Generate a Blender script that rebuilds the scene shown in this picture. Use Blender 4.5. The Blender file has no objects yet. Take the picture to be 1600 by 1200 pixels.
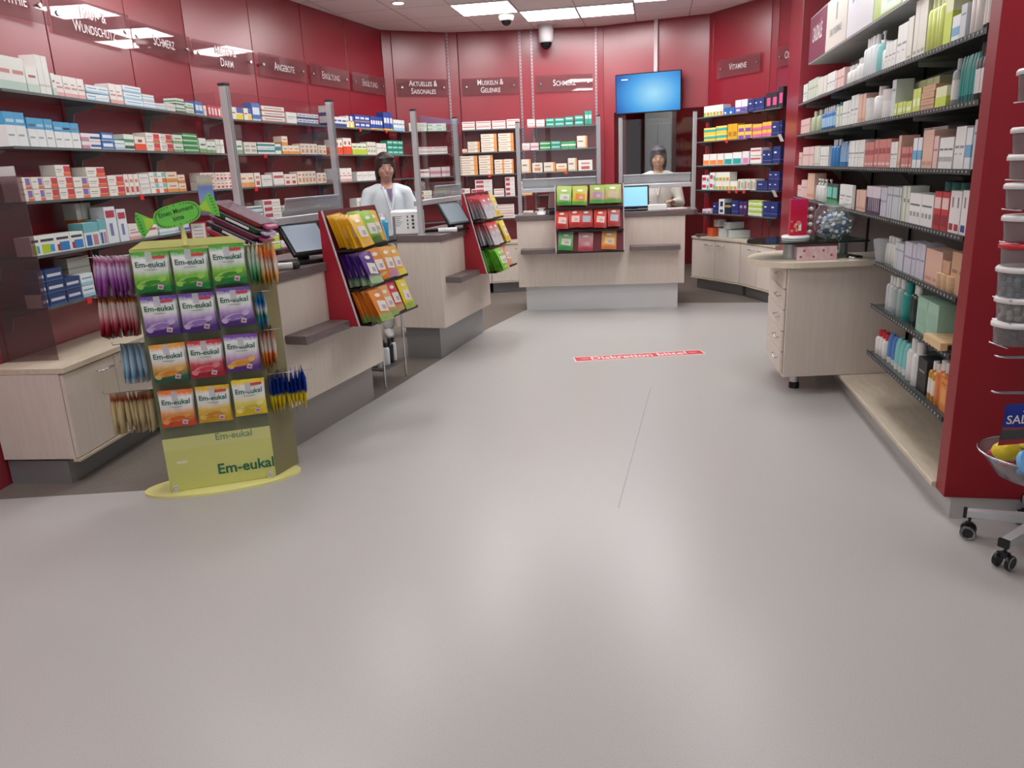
import bpy, math, random
import numpy as np
from mathutils import Vector, Matrix
random.seed(7)
SC = bpy.context.scene
COL = SC.collection
PI = math.pi

# ---------------------------------------------------------------- camera
F_PX, CAM_H = 1200.0, 1.55
TH = math.atan(F_PX / math.hypot(185.0, 4280.0)); RO = math.atan2(185.0, 4280.0)
FW = Vector((0, math.cos(TH), -math.sin(TH))); U0 = Vector((0, math.sin(TH), math.cos(TH))); R0 = Vector((1, 0, 0))
RT = math.cos(RO) * R0 - math.sin(RO) * U0; UP = math.sin(RO) * R0 + math.cos(RO) * U0
cam = bpy.data.objects.new('camera', bpy.data.cameras.new('camera')); COL.objects.link(cam)
cam.data.sensor_width = 36; cam.data.lens = F_PX / 1600 * 36; cam.data.clip_start = .05
cam.matrix_world = Matrix(((RT.x, UP.x, -FW.x, 0), (RT.y, UP.y, -FW.y, 0), (RT.z, UP.z, -FW.z, CAM_H), (0, 0, 0, 1)))
SC.camera = cam
SC.view_settings.view_transform = 'Standard'; SC.view_settings.look = 'None'
SC.view_settings.exposure = 1.55; SC.view_settings.gamma = 1.0
# ---------------------------------------------------------------- world and light levels
wd = bpy.data.worlds.new('world'); SC.world = wd; wd.use_nodes = True
wd.node_tree.nodes['Background'].inputs[0].default_value = (.86, .93, 1, 1)
wd.node_tree.nodes['Background'].inputs[1].default_value = .3
PANEL_E = 6.2       # ceiling panels
SPOT_E = 22.0
ZC = 3.22

def proj_x(x, y, z):
    p = Vector((x, y, z - CAM_H)); return 800 + F_PX * p.dot(RT) / p.dot(FW)

# ---------------------------------------------------------------- materials
def lin(h):
    h = h.lstrip('#'); c = [int(h[i:i + 2], 16) / 255 for i in (0, 2, 4)]
    return tuple(v / 12.92 if v <= .04045 else ((v + .055) / 1.055) ** 2.4 for v in c) + (1,)
_M = {}
def M(hexc, rough=.45, metal=0.0, spec=.5, emit=0.0, name=None):
    k = (hexc, rough, metal, spec, emit)
    if k in _M: return _M[k]
    m = bpy.data.materials.new(name or 'finish_' + hexc.strip('#')); m.use_nodes = True
    nt = m.node_tree; b = nt.nodes['Principled BSDF']
    b.inputs['Base Color'].default_value = lin(hexc); b.inputs['Roughness'].default_value = rough
    b.inputs['Metallic'].default_value = metal; b.inputs['Specular IOR Level'].default_value = spec
    if emit:
        b.inputs['Emission Color'].default_value = lin(hexc); b.inputs['Emission Strength'].default_value = emit
    else:
        nz = nt.nodes.new('ShaderNodeTexNoise'); nz.inputs['Scale'].default_value = 60
        mr = nt.nodes.new('ShaderNodeMapRange'); mr.inputs[3].default_value = max(.02, rough - .04); mr.inputs[4].default_value = min(1, rough + .04)
        nt.links.new(nz.outputs[0], mr.inputs[0]); nt.links.new(mr.outputs[0], b.inputs['Roughness'])
    _M[k] = m; return m
def noise_mat(name, c1, c2, scale, rough, stretch=(1, 1, 1), coord='Object', bump=0, spec=.5, detail=4):
    m = bpy.data.materials.new(name); m.use_nodes = True; nt = m.node_tree; b = nt.nodes['Principled BSDF']
    tc = nt.nodes.new('ShaderNodeTexCoord'); mp = nt.nodes.new('ShaderNodeMapping'); mp.inputs['Scale'].default_value = stretch
    nz = nt.nodes.new('ShaderNodeTexNoise'); nz.inputs['Scale'].default_value = scale; nz.inputs['Detail'].default_value = detail
    cr = nt.nodes.new('ShaderNodeValToRGB'); cr.color_ramp.elements[0].position = .35; cr.color_ramp.elements[1].position = .65
    cr.color_ramp.elements[0].color = lin(c1); cr.color_ramp.elements[1].color = lin(c2)
    nt.links.new(tc.outputs[coord], mp.inputs[0]); nt.links.new(mp.outputs[0], nz.inputs['Vector'])
    nt.links.new(nz.outputs[0], cr.inputs[0]); nt.links.new(cr.outputs[0], b.inputs['Base Color'])
    b.inputs['Roughness'].default_value = rough; b.inputs['Specular IOR Level'].default_value = spec
    if bump:
        bp = nt.nodes.new('ShaderNodeBump'); bp.inputs['Strength'].default_value = bump; bp.inputs['Distance'].default_value = .002
        nt.links.new(nz.outputs[0], bp.inputs['Height']); nt.links.new(bp.outputs[0], b.inputs['Normal'])
    return m
def glass_mat(name, tint='#ffffff', refl=.9, body=0.0, bodycol='#ffffff', rough=.02):
    m = bpy.data.materials.new(name); m.use_nodes = True; nt = m.node_tree; nt.nodes.clear()
    out = nt.nodes.new('ShaderNodeOutputMaterial'); tr = nt.nodes.new('ShaderNodeBsdfTransparent'); tr.inputs[0].default_value = lin(tint)
    gl = nt.nodes.new('ShaderNodeBsdfGlossy'); gl.inputs['Roughness'].default_value = rough
    fr = nt.nodes.new('ShaderNodeLayerWeight'); fr.inputs[0].default_value = .5
    pw = nt.nodes.new('ShaderNodeMath'); pw.operation = 'POWER'; pw.inputs[1].default_value = 5; nt.links.new(fr.outputs['Facing'], pw.inputs[0])
    mu = nt.nodes.new('ShaderNodeMath'); mu.operation = 'MULTIPLY_ADD'; mu.inputs[1].default_value = refl * .95; mu.inputs[2].default_value = .045 * refl
    mx = nt.nodes.new('ShaderNodeMixShader')
    nt.links.new(pw.outputs[0], mu.inputs[0]); nt.links.new(mu.outputs[0], mx.inputs[0])
    nt.links.new(gl.outputs[0], mx.inputs[2])
    if body:
        df = nt.nodes.new('ShaderNodeBsdfDiffuse'); df.inputs[0].default_value = lin(bodycol)
        m2 = nt.nodes.new('ShaderNodeMixShader'); m2.inputs[0].default_value = body
        nt.links.new(tr.outputs[0], m2.inputs[1]); nt.links.new(df.outputs[0], m2.inputs[2]); nt.links.new(m2.outputs[0], mx.inputs[1])
    else: nt.links.new(tr.outputs[0], mx.inputs[1])
    nt.links.new(mx.outputs[0], out.inputs[0]); return m
def ramp_mat(name, stops, rough=.28, axis=2, noise=.03):
    """colour printed on foil: a ramp over the object's own height"""
    m = bpy.data.materials.new(name); m.use_nodes = True; nt = m.node_tree; b = nt.nodes['Principled BSDF']
    tc = nt.nodes.new('ShaderNodeTexCoord'); sp = nt.nodes.new('ShaderNodeSeparateXYZ'); nz = nt.nodes.new('ShaderNodeTexNoise')
    nz.inputs['Scale'].default_value = 9
    ma = nt.nodes.new('ShaderNodeMath'); ma.operation = 'MULTIPLY_ADD'; ma.inputs[1].default_value = noise * 4; 
    sb = nt.nodes.new('ShaderNodeMath'); sb.operation = 'SUBTRACT'; sb.inputs[1].default_value = noise * 2
    cr = nt.nodes.new('ShaderNodeValToRGB'); el = cr.color_ramp.elements
    el[0].position = stops[0][0]; el[0].color = lin(stops[0][1]); el[1].position = stops[-1][0]; el[1].color = lin(stops[-1][1])
    for p, c in stops[1:-1]:
        e = el.new(p); e.color = lin(c)
    nt.links.new(tc.outputs['Generated'], sp.inputs[0]); nt.links.new(tc.outputs['Generated'], nz.inputs['Vector'])
    nt.links.new(nz.outputs[0], ma.inputs[0]); nt.links.new(sp.outputs[axis], ma.inputs[2])
    nt.links.new(ma.outputs[0], sb.inputs[0]); nt.links.new(sb.outputs[0], cr.inputs[0]); nt.links.new(cr.outputs[0], b.inputs['Base Color'])
    b.inputs['Roughness'].default_value = rough
    return m

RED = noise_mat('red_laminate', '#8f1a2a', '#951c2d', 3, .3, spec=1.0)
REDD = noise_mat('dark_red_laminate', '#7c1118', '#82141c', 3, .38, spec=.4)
WOOD = noise_mat('pale_ash_laminate', '#d8ccbf', '#ddd2c7', 7, .45, (6, 6, .5))
WOODT = noise_mat('pale_ash_top', '#cdbfa9', '#d8cbb7', 7, .35, (1, 5, 5))
TAUPE = noise_mat('taupe_worktop', '#6a5e5b', '#74676a', 12, .4, (1, 6, 6))
ALU = M('#cfd0d3', .35, .35); STEEL = M('#c9cacd', .2, 1.0); PLINTH = M('#c3c6ca', .38, .55); PLINTHG = M('#8f9193', .4, .35)
GREYM = M('#7c8284', .4, .3); BLK = M('#15161a', .35); BLKG = M('#0b0c10', .12); WHT = M('#eeeeea', .4); WHTG = M('#f2f3f2', .2)
GLASS = glass_mat('clear_glass', '#fafcfc', 1.0); ACRYL = glass_mat('clear_acrylic', '#f6f4f6', 1.0, .05, '#e8e4ea')
SHELFG = glass_mat('smoked_glass', '#9fb0ab', 1.0, .4, '#6f7976'); TRAYM = glass_mat('smoky_tray', '#dcd9dc', .9, .85, '#d6d2d6', .15); FROST = glass_mat('frosted_plastic', '#e8e8e8', .8, .45, '#e4e6ea', .2); TUBP = glass_mat('tub_plastic', '#d9d9da', .9, .22, '#c9ced2', .15)
SIGNA = glass_mat('sign_acrylic', '#efe2e3', 1.0, .12, '#b08c90')

# ---------------------------------------------------------------- mesh builder
class MB:
    def __init__(s): s.v = []; s.f = []; s.m = []; s.sm = []; s.mats = []
    def mi(s, m):
        if m not in s.mats: s.mats.append(m)
        return s.mats.index(m)
    def add(s, vs, fs, m, smooth=False, mtx=None):
        o = len(s.v); k = s.mi(m)
        s.v += [tuple(mtx @ Vector(v)) if mtx else tuple(v) for v in vs]
        for f in fs: s.f.append(tuple(o + i for i in f)); s.m.append(k); s.sm.append(smooth)
        return s
    def box(s, x0, x1, y0, y1, z0, z1, m, mtx=None, bev=0):
        if bev:
            b = min(bev, (x1 - x0) * .45, (y1 - y0) * .45, (z1 - z0) * .45)
            vs = []
            for zz, ins in ((z0, b), (z0 + b, 0), (z1 - b, 0), (z1, b)):
                a0, a1, c0, c1 = x0 + ins, x1 - ins, y0 + ins, y1 - ins
                vs += [(a0 + b, c0, zz), (a1 - b, c0, zz), (a1, c0 + b, zz), (a1, c1 - b, zz), (a1 - b, c1, zz), (a0 + b, c1, zz), (a0, c1 - b, zz), (a0, c0 + b, zz)]
            fs = [tuple(range(7, -1, -1)), tuple(range(24, 32))]
            for r in range(3):
                for i in range(8): j = (i + 1) % 8; fs.append((r * 8 + i, r * 8 + j, r * 8 + 8 + j, r * 8 + 8 + i))
            return s.add(vs, fs, m, False, mtx)
        vs = [(x0, y0, z0), (x1, y0, z0), (x1, y1, z0), (x0, y1, z0), (x0, y0, z1), (x1, y0, z1), (x1, y1, z1), (x0, y1, z1)]
        return s.add(vs, [(3, 2, 1, 0), (4, 5, 6, 7), (0, 1, 5, 4), (1, 2, 6, 5), (2, 3, 7, 6), (3, 0, 4, 7)], m, False, mtx)
    def lathe(s, prof, m, n=16, c=(0, 0, 0), mtx=None, smooth=True, sx=1, sy=1, caps=True):
        vs = []; fs = []; L = len(prof)
        for r, z in prof:
            for i in range(n): a = 2 * PI * i / n; vs.append((c[0] + r * sx * math.cos(a), c[1] + r * sy * math.sin(a), c[2] + z))
        for k in range(L - 1):
            for i in range(n): j = (i + 1) % n; fs.append((k * n + i, k * n + j, k * n + n + j, k * n + n + i))
        s.add(vs, fs, m, smooth, mtx)
        if caps:
            s.add(vs[:n], [tuple(range(n - 1, -1, -1))], m, False, mtx); s.add(vs[-n:], [tuple(range(n))], m, False, mtx)
        return s
    def cyl(s, c, r, h, m, n=16, mtx=None): return s.lathe([(r, 0), (r, h)], m, n, c, mtx)
    def tube(s, pts, r, m, n=8, mtx=None, radii=None):
        pts = [Vector(p) for p in pts]; vs = []; fs = []; up = Vector((0, 0, 1)); prev = None
        for i, p in enumerate(pts):
            t = (pts[min(i + 1, len(pts) - 1)] - pts[max(i - 1, 0)]).normalized()
            a = t.cross(up if abs(t.z) < .95 else Vector((1, 0, 0))).normalized()
            if prev is not None: a = (prev - t * prev.dot(t)).normalized()
            prev = a; b = t.cross(a).normalized(); rr = radii[i] if radii else r
            for k in range(n): q = 2 * PI * k / n; vs.append(tuple(p + a * rr * math.cos(q) + b * rr * math.sin(q)))
        for i in range(len(pts) - 1):
            for k in range(n): j = (k + 1) % n; fs.append((i * n + k, i * n + j, i * n + n + j, i * n + n + k))
        fs2 = [tuple(range(n - 1, -1, -1)), tuple(range(len(vs) - n, len(vs)))]
        s.add(vs, fs, m, True, mtx); s.add(vs, fs2, m, False, mtx); return s
    def prism(s, poly, z0, z1, m, mtx=None, smooth=False):
        n = len(poly); vs = [(x, y, z0) for x, y in poly] + [(x, y, z1) for x, y in poly]
        s.add(vs, [tuple(range(n - 1, -1, -1)), tuple(range(n, 2 * n))], m, False, mtx)
        s.add(vs, [(i, (i + 1) % n, n + (i + 1) % n, n + i) for i in range(n)], m, smooth, mtx); return s
    def sphere(s, c, r, m, n=12, sc=(1, 1, 1), mtx=None):
        prof = [(math.sin(PI * k / (n // 2)) * r, -math.cos(PI * k / (n // 2)) * r * sc[2]) for k in range(n // 2 + 1)]
        prof[0] = (1e-4, prof[0][1]); prof[-1] = (1e-4, prof[-1][1])
        return s.lathe(prof, m, n, c, mtx, True, sc[0], sc[1], False)
    def mesh(s, name):
        me = bpy.data.meshes.new(name); me.from_pydata(s.v, [], s.f)
        for m in s.mats: me.materials.append(m)
        me.polygons.foreach_set('material_index', s.m); me.polygons.foreach_set('use_smooth', s.sm); me.update(); return me
    def build(s, name, parent=None, loc=(0, 0, 0), rz=0, **kw):
        return link(name, s.mesh(name), parent, loc, rz, **kw)
def link(name, me, parent=None, loc=(0, 0, 0), rz=0, label=None, cat=None, group=None, kind=None, rot=None):
    o = bpy.data.objects.new(name, me); COL.objects.link(o); o.location = loc; o.rotation_euler = rot or (0, 0, rz)
    if parent: o.parent = parent
    return tag(o, label, cat, group, kind)
def tag(o, label=None, cat=None, group=None, kind=None):
    if label: o['label'] = label
    if cat: o['category'] = cat
    if group: o['group'] = group
    if kind: o['kind'] = kind
    return o
def thing(name, label, cat, loc=(0, 0, 0), rz=0, group=None): return link(name, None, None, loc, rz, label, cat, group)
def struct(mb, name, **kw): return mb.build(name, kind='structure', **kw)
ORD = ['first', 'second', 'third', 'fourth', 'fifth', 'sixth', 'seventh', 'eighth', 'ninth', 'tenth', 'eleventh', 'twelfth', 'thirteenth', 'fourteenth', 'fifteenth', 'sixteenth', 'seventeenth', 'eighteenth', 'nineteenth', 'twentieth'] + ['%dth' % i for i in range(21, 60)]

# text as filled outlines
_T = {}
def text2d(body, size, caps=False, bold=0.0, align='CENTER', space=1.0):
    k = (body, size, caps, bold, align, space)
    if k in _T: return _T[k]
    cu = bpy.data.curves.new('lettering', 'FONT'); cu.body = body; cu.size = size; cu.align_x = align; cu.offset = bold * size
    cu.resolution_u = 3; cu.space_character = space; cu.small_caps_scale = .78
    if caps:
        for i, ch in enumerate(cu.body_format): ch.use_small_caps = True
    ob = bpy.data.objects.new('lettering', cu); COL.objects.link(ob)
    dg = bpy.context.evaluated_depsgraph_get(); dg.update()
    me = bpy.data.meshes.new_from_object(ob.evaluated_get(dg))
    vs = [(v.co.x, v.co.y) for v in me.vertices]; fs = [tuple(p.vertices) for p in me.polygons]
    bpy.data.objects.remove(ob); bpy.data.curves.remove(cu); bpy.data.meshes.remove(me)
    _T[k] = (vs, fs); return vs, fs
def put_text(mb, body, size, m, fn, **kw):
    """fn maps (x right, y up) of the lettering onto a 3D surface point"""
    vs, fs = text2d(body, size, **kw); mb.add([fn(x, y) for x, y in vs], fs, m)

# a front path: shelves, boxes and signs are laid along it (x along, y away from the aisle)
class Path:
    def __init__(s, pts):
        s.p = [Vector((x, y)) for x, y in pts]; s.c = [0]
        for a, b in zip(s.p, s.p[1:]): s.c.append(s.c[-1] + (b - a).length)
        s.L = s.c[-1]
    def at(s, t):
        i = 0
        while i < len(s.p) - 2 and t > s.c[i + 1]: i += 1
        d = (s.p[i + 1] - s.p[i]).normalized(); q = s.p[i] + d * (t - s.c[i]); return q, math.atan2(d.y, d.x), d
    def off(s, w):
        out = []
        for i in range(len(s.p)):
            d0 = (s.p[i] - s.p[i - 1]).normalized() if i else (s.p[1] - s.p[0]).normalized()
            d1 = (s.p[i + 1] - s.p[i]).normalized() if i < len(s.p) - 1 else d0
            n = Vector((-(d0 + d1).y, (d0 + d1).x)).normalized(); k = 1 / max(.5, n.dot(Vector((-d0.y, d0.x))))
            out.append(s.p[i] + n * w * k)
        return Path([(a.x, a.y) for a in out])
    def s_at(s, px, z):
        lo, hi = 0, s.L; f0 = proj_x(*s.at(0)[0], z); f1 = proj_x(*s.at(s.L)[0], z); up = f1 > f0
        for _ in range(40):
            mid = (lo + hi) / 2; v = proj_x(*s.at(mid)[0], z)
            if (v < px) == up: lo = mid
            else: hi = mid
        return (lo + hi) / 2

WALL = [(-2.748, 4.12), (-2.668, 4.987), (-2.586, 5.875), (-2.507, 6.735), (-2.223, 7.558), (-1.955, 8.385), (-1.682, 9.212), (-1.398, 10.034),
        (-1.29, 10.1), (-.631, 10.42), (-.504, 10.43), (.28, 10.45), (.425, 10.45), (1.235, 10.44), (1.332, 10.42), (2.53, 9.9), (2.56, 9.83),
        (2.96, 8.96), (3.0, 8.85), (3.12, 8.3), (3.2, 7.9)]
WL = Path(WALL[:8]); WB = Path(WALL[8:14]); WR = Path(WALL[15:20])
U = Vector((.982, -.189)); V = Vector((.189, .982)); TA = math.atan2(-.189, .982)   # room grid

# ================================================================= SHELL
mb = MB(); mb.add([(-7, -5, 0), (7, -5, 0), (7, 14, 0), (-7, 14, 0)], [(0, 1, 2, 3)], noise_mat('grey_vinyl', '#adaba8', '#bbb8b5', 260, .3, spec=.32, detail=6))
a_, b_ = Vector((.99, 5.28)), Vector((.47, 3.3)); mb.add([(a_.x, a_.y, .0004), (a_.x + .004, a_.y, .0004), (b_.x + .004, b_.y, .0004), (b_.x, b_.y, .0004)], [(3, 2, 1, 0)], M('#9a9793', .6, 0, .2))
struct(mb, 'floor')
mb = MB()
zone = [(-6.5, 3.55), (-2.7, 3.73), (-1.91, 3.77), (-1.33, 4.3), (-.97, 5.31), (-.58, 6.47), (-.24, 7.6), (.19, 8.62), (.25, 8.75), (1.93, 8.66), (2.93, 8.42), (3.3, 8.3), (3.3, 13), (-6.5, 13)]
mb.prism(zone, 0, .0015, noise_mat('brown_vinyl', '#6d655f', '#7a716a', 9, .42, (14, 1.5, 1)))
struct(mb, 'floor_brown_zone', kind=None) if False else struct(mb, 'floor_behind_counters')

# ceiling with tile joints and light panels
cm = bpy.data.materials.new('ceiling_tiles'); cm.use_nodes = True; nt = cm.node_tree; b = nt.nodes['Principled BSDF']
tc = nt.nodes.new('ShaderNodeTexCoord'); br = nt.nodes.new('ShaderNodeTexBrick'); br.offset = 0; br.squash = 1
br.inputs['Color1'].default_value = br.inputs['Color2'].default_value = lin('#f1e8e9'); br.inputs['Mortar'].default_value = lin('#b5a8aa')
br.inputs['Scale'].default_value = 1; br.inputs['Mortar Size'].default_value = .006; br.inputs['Brick Width'].default_value = .625; br.inputs['Row Height'].default_value = .625
nt.links.new(tc.outputs['Object'], br.inputs[0]); nt.links.new(br.outputs[0], b.inputs['Base Color']); b.inputs['Roughness'].default_value = .8
mb = MB(); mb.box(-16, 16, -26, 10, 0, .05, cm)
CO = Vector((.25, 9.25))
struct(mb, 'ceiling', loc=(CO.x, CO.y, ZC), rz=TA)

def wall_panels(path, name, m, z0=0.0, z1=ZC, gap=.005, side=1, thick=.03):
    mb = MB(); n = 0
    for a, b2 in zip(path.p, path.p[1:]):
        L = (b2 - a).length; d = (b2 - a).normalized(); mt = Matrix.Translation((a.x, a.y, 0)) @ Matrix.Rotation(math.atan2(d.y, d.x), 4, 'Z')
        g = gap if L > .3 else .002
        mb.box(g, L - g, 0, thick, z0, z1, m, mt, bev=.002); mb.box(-.02, L + .02, thick * .6, thick + .12, z0, z1, M('#1d0a0c', .8), mt)
    return struct(mb, name)
# left wall: near part, panelled run, curve
near = Path([(-3.06, .6), (-2.99, 1.5), (-2.90, 2.38), (-2.828, 3.25), (-2.748, 4.12)])
wall_panels(near, 'wall_left_near', RED)
wall_panels(WL, 'wall_left', RED)
wall_panels(Path(WALL[7:15]), 'wall_back', RED)
wall_panels(Path(WALL[15:]), 'wall_right_far', RED)
# wall with the TV: lintel over the passage
a = Vector(WALL[14]); b2 = Vector(WALL[15]); L = (b2 - a).length; d = (b2 - a).normalized(); mtT = Matrix.Translation((a.x, a.y, 0)) @ Matrix.Rotation(math.atan2(d.y, d.x), 4, 'Z')
mb = MB(); mb.box(0, L, 0, .12, 2.18, ZC, RED, mtT); mb.box(0, .13, 0, .6, 0, 2.18, RED, mtT); mb.box(L - .02, L + .06, .02, .5, 0, 2.18, RED, mtT)
struct(mb, 'wall_passage_lintel')
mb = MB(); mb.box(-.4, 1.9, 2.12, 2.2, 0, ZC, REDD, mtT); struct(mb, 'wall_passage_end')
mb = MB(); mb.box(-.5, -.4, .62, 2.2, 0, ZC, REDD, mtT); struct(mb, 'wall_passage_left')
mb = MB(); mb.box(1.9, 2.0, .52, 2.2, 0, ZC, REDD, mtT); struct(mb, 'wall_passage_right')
# other walls of the shop, around and behind the camera
mb = MB(); mb.box(4.6, 4.7, -3, 9.5, 0, ZC, M('#d8d2cf', .6)); struct(mb, 'wall_right')
mb = MB(); mb.box(-4, -3.1, -3, .8, 0, ZC, M('#d8d2cf', .6)); struct(mb, 'wall_left_entrance')
mb = MB(); mb.box(-4, 4.7, -3.1, -3, 2.7, ZC, M('#d8d2cf', .6)); mb.box(-4, 4.7, -3.1, -3, 0, .35, M('#d8d2cf', .6))
for x in (-3.2, -1.2, 1.2, 3.4): mb.box(x - .06, x + .06, -3.1, -3, .35, 2.7, M('#8a8d90', .4))
struct(mb, 'wall_shop_front')
mb = MB(); mb.box(-3.2, 3.4, -3.06, -3.05, .35, 2.7, GLASS); struct(mb, 'window_1')

# ceiling lights
def cpt(i, j): p = CO + U * (.625 * i) + V * (.625 * j); return p
LE = M('#ffffff', .5, 0, .5, PANEL_E, 'light_diffuser'); LF = M('#e6e2e2', .5)
def ceil_light(i, j, where):
    p = cpt(i, j); t = thing('ceiling_light', 'square white ceiling light panel, ' + where, 'ceiling light', (p.x, p.y, ZC), TA, 'square ceiling light panels')
    q = MB(); q.box(.012, .613, .012, .613, -.012, -.004, LE); q.build('diffuser', t)
    q = MB()
    for x0, x1, y0, y1 in ((.002, .623, .002, .014), (.002, .623, .611, .623), (.002, .014, .014, .611), (.611, .623, .014, .611)): q.box(x0, x1, y0, y1, -.014, 0, LF)
    q.build('frame', t)
ceil_light(-1, -1, 'beside the small white dome camera'); ceil_light(0, 0, 'between its two neighbours, above the hanging dome'); ceil_light(1, 0, 'nearest to the television'); ceil_light(2, -1, 'cut by the top edge of the photo')
for k, (i, j) in enumerate([(-1, -3), (-2, -5), (-2, -8), (-3, -11), (2, -3), (3, -5), (3, -8), (4, -11), (-1, -12), (-5, -12), (1, -15), (-4, -15), (-4, -7)]):
    p = cpt(i, j); ceil_light(i, j, '%s row in front of the far counter, %s side' % (ORD[abs(j)], 'window' if i > 0 else 'dispensing'))
t = thing('downlight', 'small round white downlight set in the ceiling', 'ceiling light', (-.985, 8.55, ZC))
q = MB(); q.lathe([(.055, -.008), (.055, -.001)], M('#fff6ea', .5, 0, .5, SPOT_E), 20); q.build('lamp', t)
q = MB(); q.lathe([(.056, -.012), (.078, -.010), (.082, 0)], LF, 24, caps=False); q.build('trim_ring', t)
t = thing('security_camera', 'white dome security camera with dark lens on ceiling beside the light panels', 'security camera', (.113, 9.38, ZC))
q = MB(); q.lathe([(.085, 0), (.088, -.04), (.075, -.07), (.06, -.075)], WHT, 20); q.build('housing', t)
q = MB(); q.sphere((0, 0, -.07), .058, BLKG, 16); q.build('lens_dome', t)
t = thing('security_camera', 'larger white cylinder security camera with dark hanging dome before the back wall', 'security camera', (.6, 10.2, ZC))
q = MB(); q.lathe([(.10, 0), (.10, -.02), (.085, -.03), (.092, -.05), (.092, -.19), (.075, -.20)], M('#c9c0c2', .5), 22); q.build('housing', t)
q = MB(); q.sphere((0, 0, -.2), .072, BLKG, 16, (1, 1, 1.1)); q.build('lens_dome', t)

# slotted standards between the back panels
for (w, lab) in ((WALL[9], 'beside the Aktuelles panel'), (WALL[11], 'past the Muskeln panel'), (WALL[12], 'before the Schmerz panel'), (WALL[13], 'next to the television wall')):
    q = MB(); q.box(-.012, .012, -.012, 0, .7, ZC, M('#b89aa0', .35, .5))
    for k in range(62): q.box(-.004, .004, -.0135, -.012, .75 + k * .04, .772 + k * .04, BLK)
    q.build('shelf_standard', None, (w[0], w[1] - .005, 0), 0, label='slotted metal standard on the red back wall, ' + lab, cat='shelf standard', group='slotted shelf standards')

# ================================================================= SIGNS
SIGNS = [(0, 'Homöopathie', 0, 'HOMÖOPATHIE'), (1, 'Haut- &\nWundschutz', 0, 'HAUT'), (2, 'Schmerz', 0, 'SCHMERZ'), (3, 'Magen &\nDarm', 0, 'MAGEN'), (4, 'Angebote', 0, 'ANGEBOTE'),
         (5, 'Erkältung', 0, 'nearer ERKÄLTUNG'), (6, 'Erkältung', 0, 'farther ERKÄLTUNG'), (8, 'Aktuelles &\nSaisonales', 0, 'AKTUELLES'), (10, 'Muskeln &\nGelenke', 0, 'MUSKELN'),
         (12, 'Schmerz', 0, 'back wall SCHMERZ'), (16, 'Vitamine', 0, 'VITAMINE'), (18, 'Obst', 0, 'half hidden')]
SILV = M('#d6cfd0', .35, .3)
for i, txt, _, nm in SIGNS:
    a = Vector(WALL[i]); b2 = Vector(WALL[i + 1]); L = (b2 - a).length; d = (b2 - a).normalized(); ang = math.atan2(d.y, d.x)
    w = min(.80, L - .06) if i < 8 else min(.72, L - .06)
    x0 = (L - w) / 2
    h0, h1 = (2.47, 2.67)
    if i == 1: h0, h1 = 2.45, 2.68
    t = thing('category_sign', ('transparent wall sign reading %s on the red panel' % txt.replace('\n', ' ').upper()) if 'ERK' not in nm and 'SCHMERZ' not in nm and i != 18 else
              ('transparent wall sign reading %s, %s' % (txt.upper(), {'nearer ERKÄLTUNG': 'the nearer of two on the side wall', 'farther ERKÄLTUNG': 'the farther of two, by the corner', 'SCHMERZ': 'on the side wall next to the HAUT sign', 'back wall SCHMERZ': 'on the back wall under the hanging camera', 'half hidden': 'hidden behind the red pier'}[nm])) if i != 18 else
              'transparent wall sign half hidden behind the red pier, only its first letter showing', 'sign', (a.x, a.y, 0), ang)
    if i < 3:
        cc = a + d * L / 2; an2 = ang - math.radians(2.5); t.rotation_euler.z = an2; t.location = (cc.x - math.cos(an2) * L / 2, cc.y - math.sin(an2) * L / 2, 0)
    q = MB(); q.box(x0, x0 + w, -.034, -.029, h0, h1, SIGNA); q.build('acrylic_plate', t)
    for sx in (x0 + .06, x0 + w - .06):
        q = MB(); q.lathe([(.008, 0), (.008, .03), (.016, .03), (.016, .038), (.012, .042)], STEEL, 14, mtx=Matrix.Translation((sx, 0, (h0 + h1) / 2)) @ Matrix.Rotation(PI / 2, 4, 'X')); q.build('standoff', t)
    lines = txt.split('\n'); q = MB(); sz = .105 if len(lines) == 1 else .095
    for k, ln in enumerate(lines):
        zc = (h0 + h1) / 2 - .030 + (0 if len(lines) == 1 else (.045 - k * .09))
        cx = x0 + w / 2 if i != 18 else x0 + .25
        put_text(q, ln, sz, SILV, lambda x, y, zc=zc, cx=cx: (cx + x * .78, -.0365, zc + y), caps=True, bold=.004)
    q.build('lettering', t)

# ================================================================= TELEVISION
tvx = .60
mt = thing('television', 'flat television showing a blue picture, mounted high on the red wall', 'television', tuple(mtT @ Vector((tvx, -.14, 2.38))), math.atan2(d.y, d.x))
mt.rotation_euler = (math.radians(3), 0, mtT.to_euler().z)
q = MB(); q.box(-.41, .41, 0, .045, -.235, .235, BLK, bev=.006); q.build('casing', mt)
sm = bpy.data.materials.new('television_picture'); sm.use_nodes = True; nt = sm.node_tree; b = nt.nodes['Principled BSDF']
tc = nt.nodes.new('ShaderNodeTexCoord'); gr = nt.nodes.new('ShaderNodeTexGradient'); gr.gradient_type = 'SPHERICAL'; mp = nt.nodes.new('ShaderNodeMapping')
mp.inputs['Location'].default_value = (-.14, 0, .03); mp.inputs['Scale'].default_value = (1.9, 0, 2.6)
cr = nt.nodes.new('ShaderNodeValToRGB'); e = cr.color_ramp.elements; e[0].color = lin('#0f5cb4'); e[1].color = lin('#a6e3fb'); e.new(.45).color = lin('#4aa9ea')
nt.links.new(tc.outputs['Object'], mp.inputs[0]); nt.links.new(mp.outputs[0], gr.inputs[0]); nt.links.new(gr.outputs[0], cr.inputs[0])
nt.links.new(cr.outputs[0], b.inputs['Emission Color']); b.inputs['Emission Strength'].default_value = .34; b.inputs['Base Color'].default_value = (0.01, .01, .01, 1); b.inputs['Roughness'].default_value = .15
q = MB(); q.box(-.398, .398, -.002, .001, -.22, .224, sm)
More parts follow.
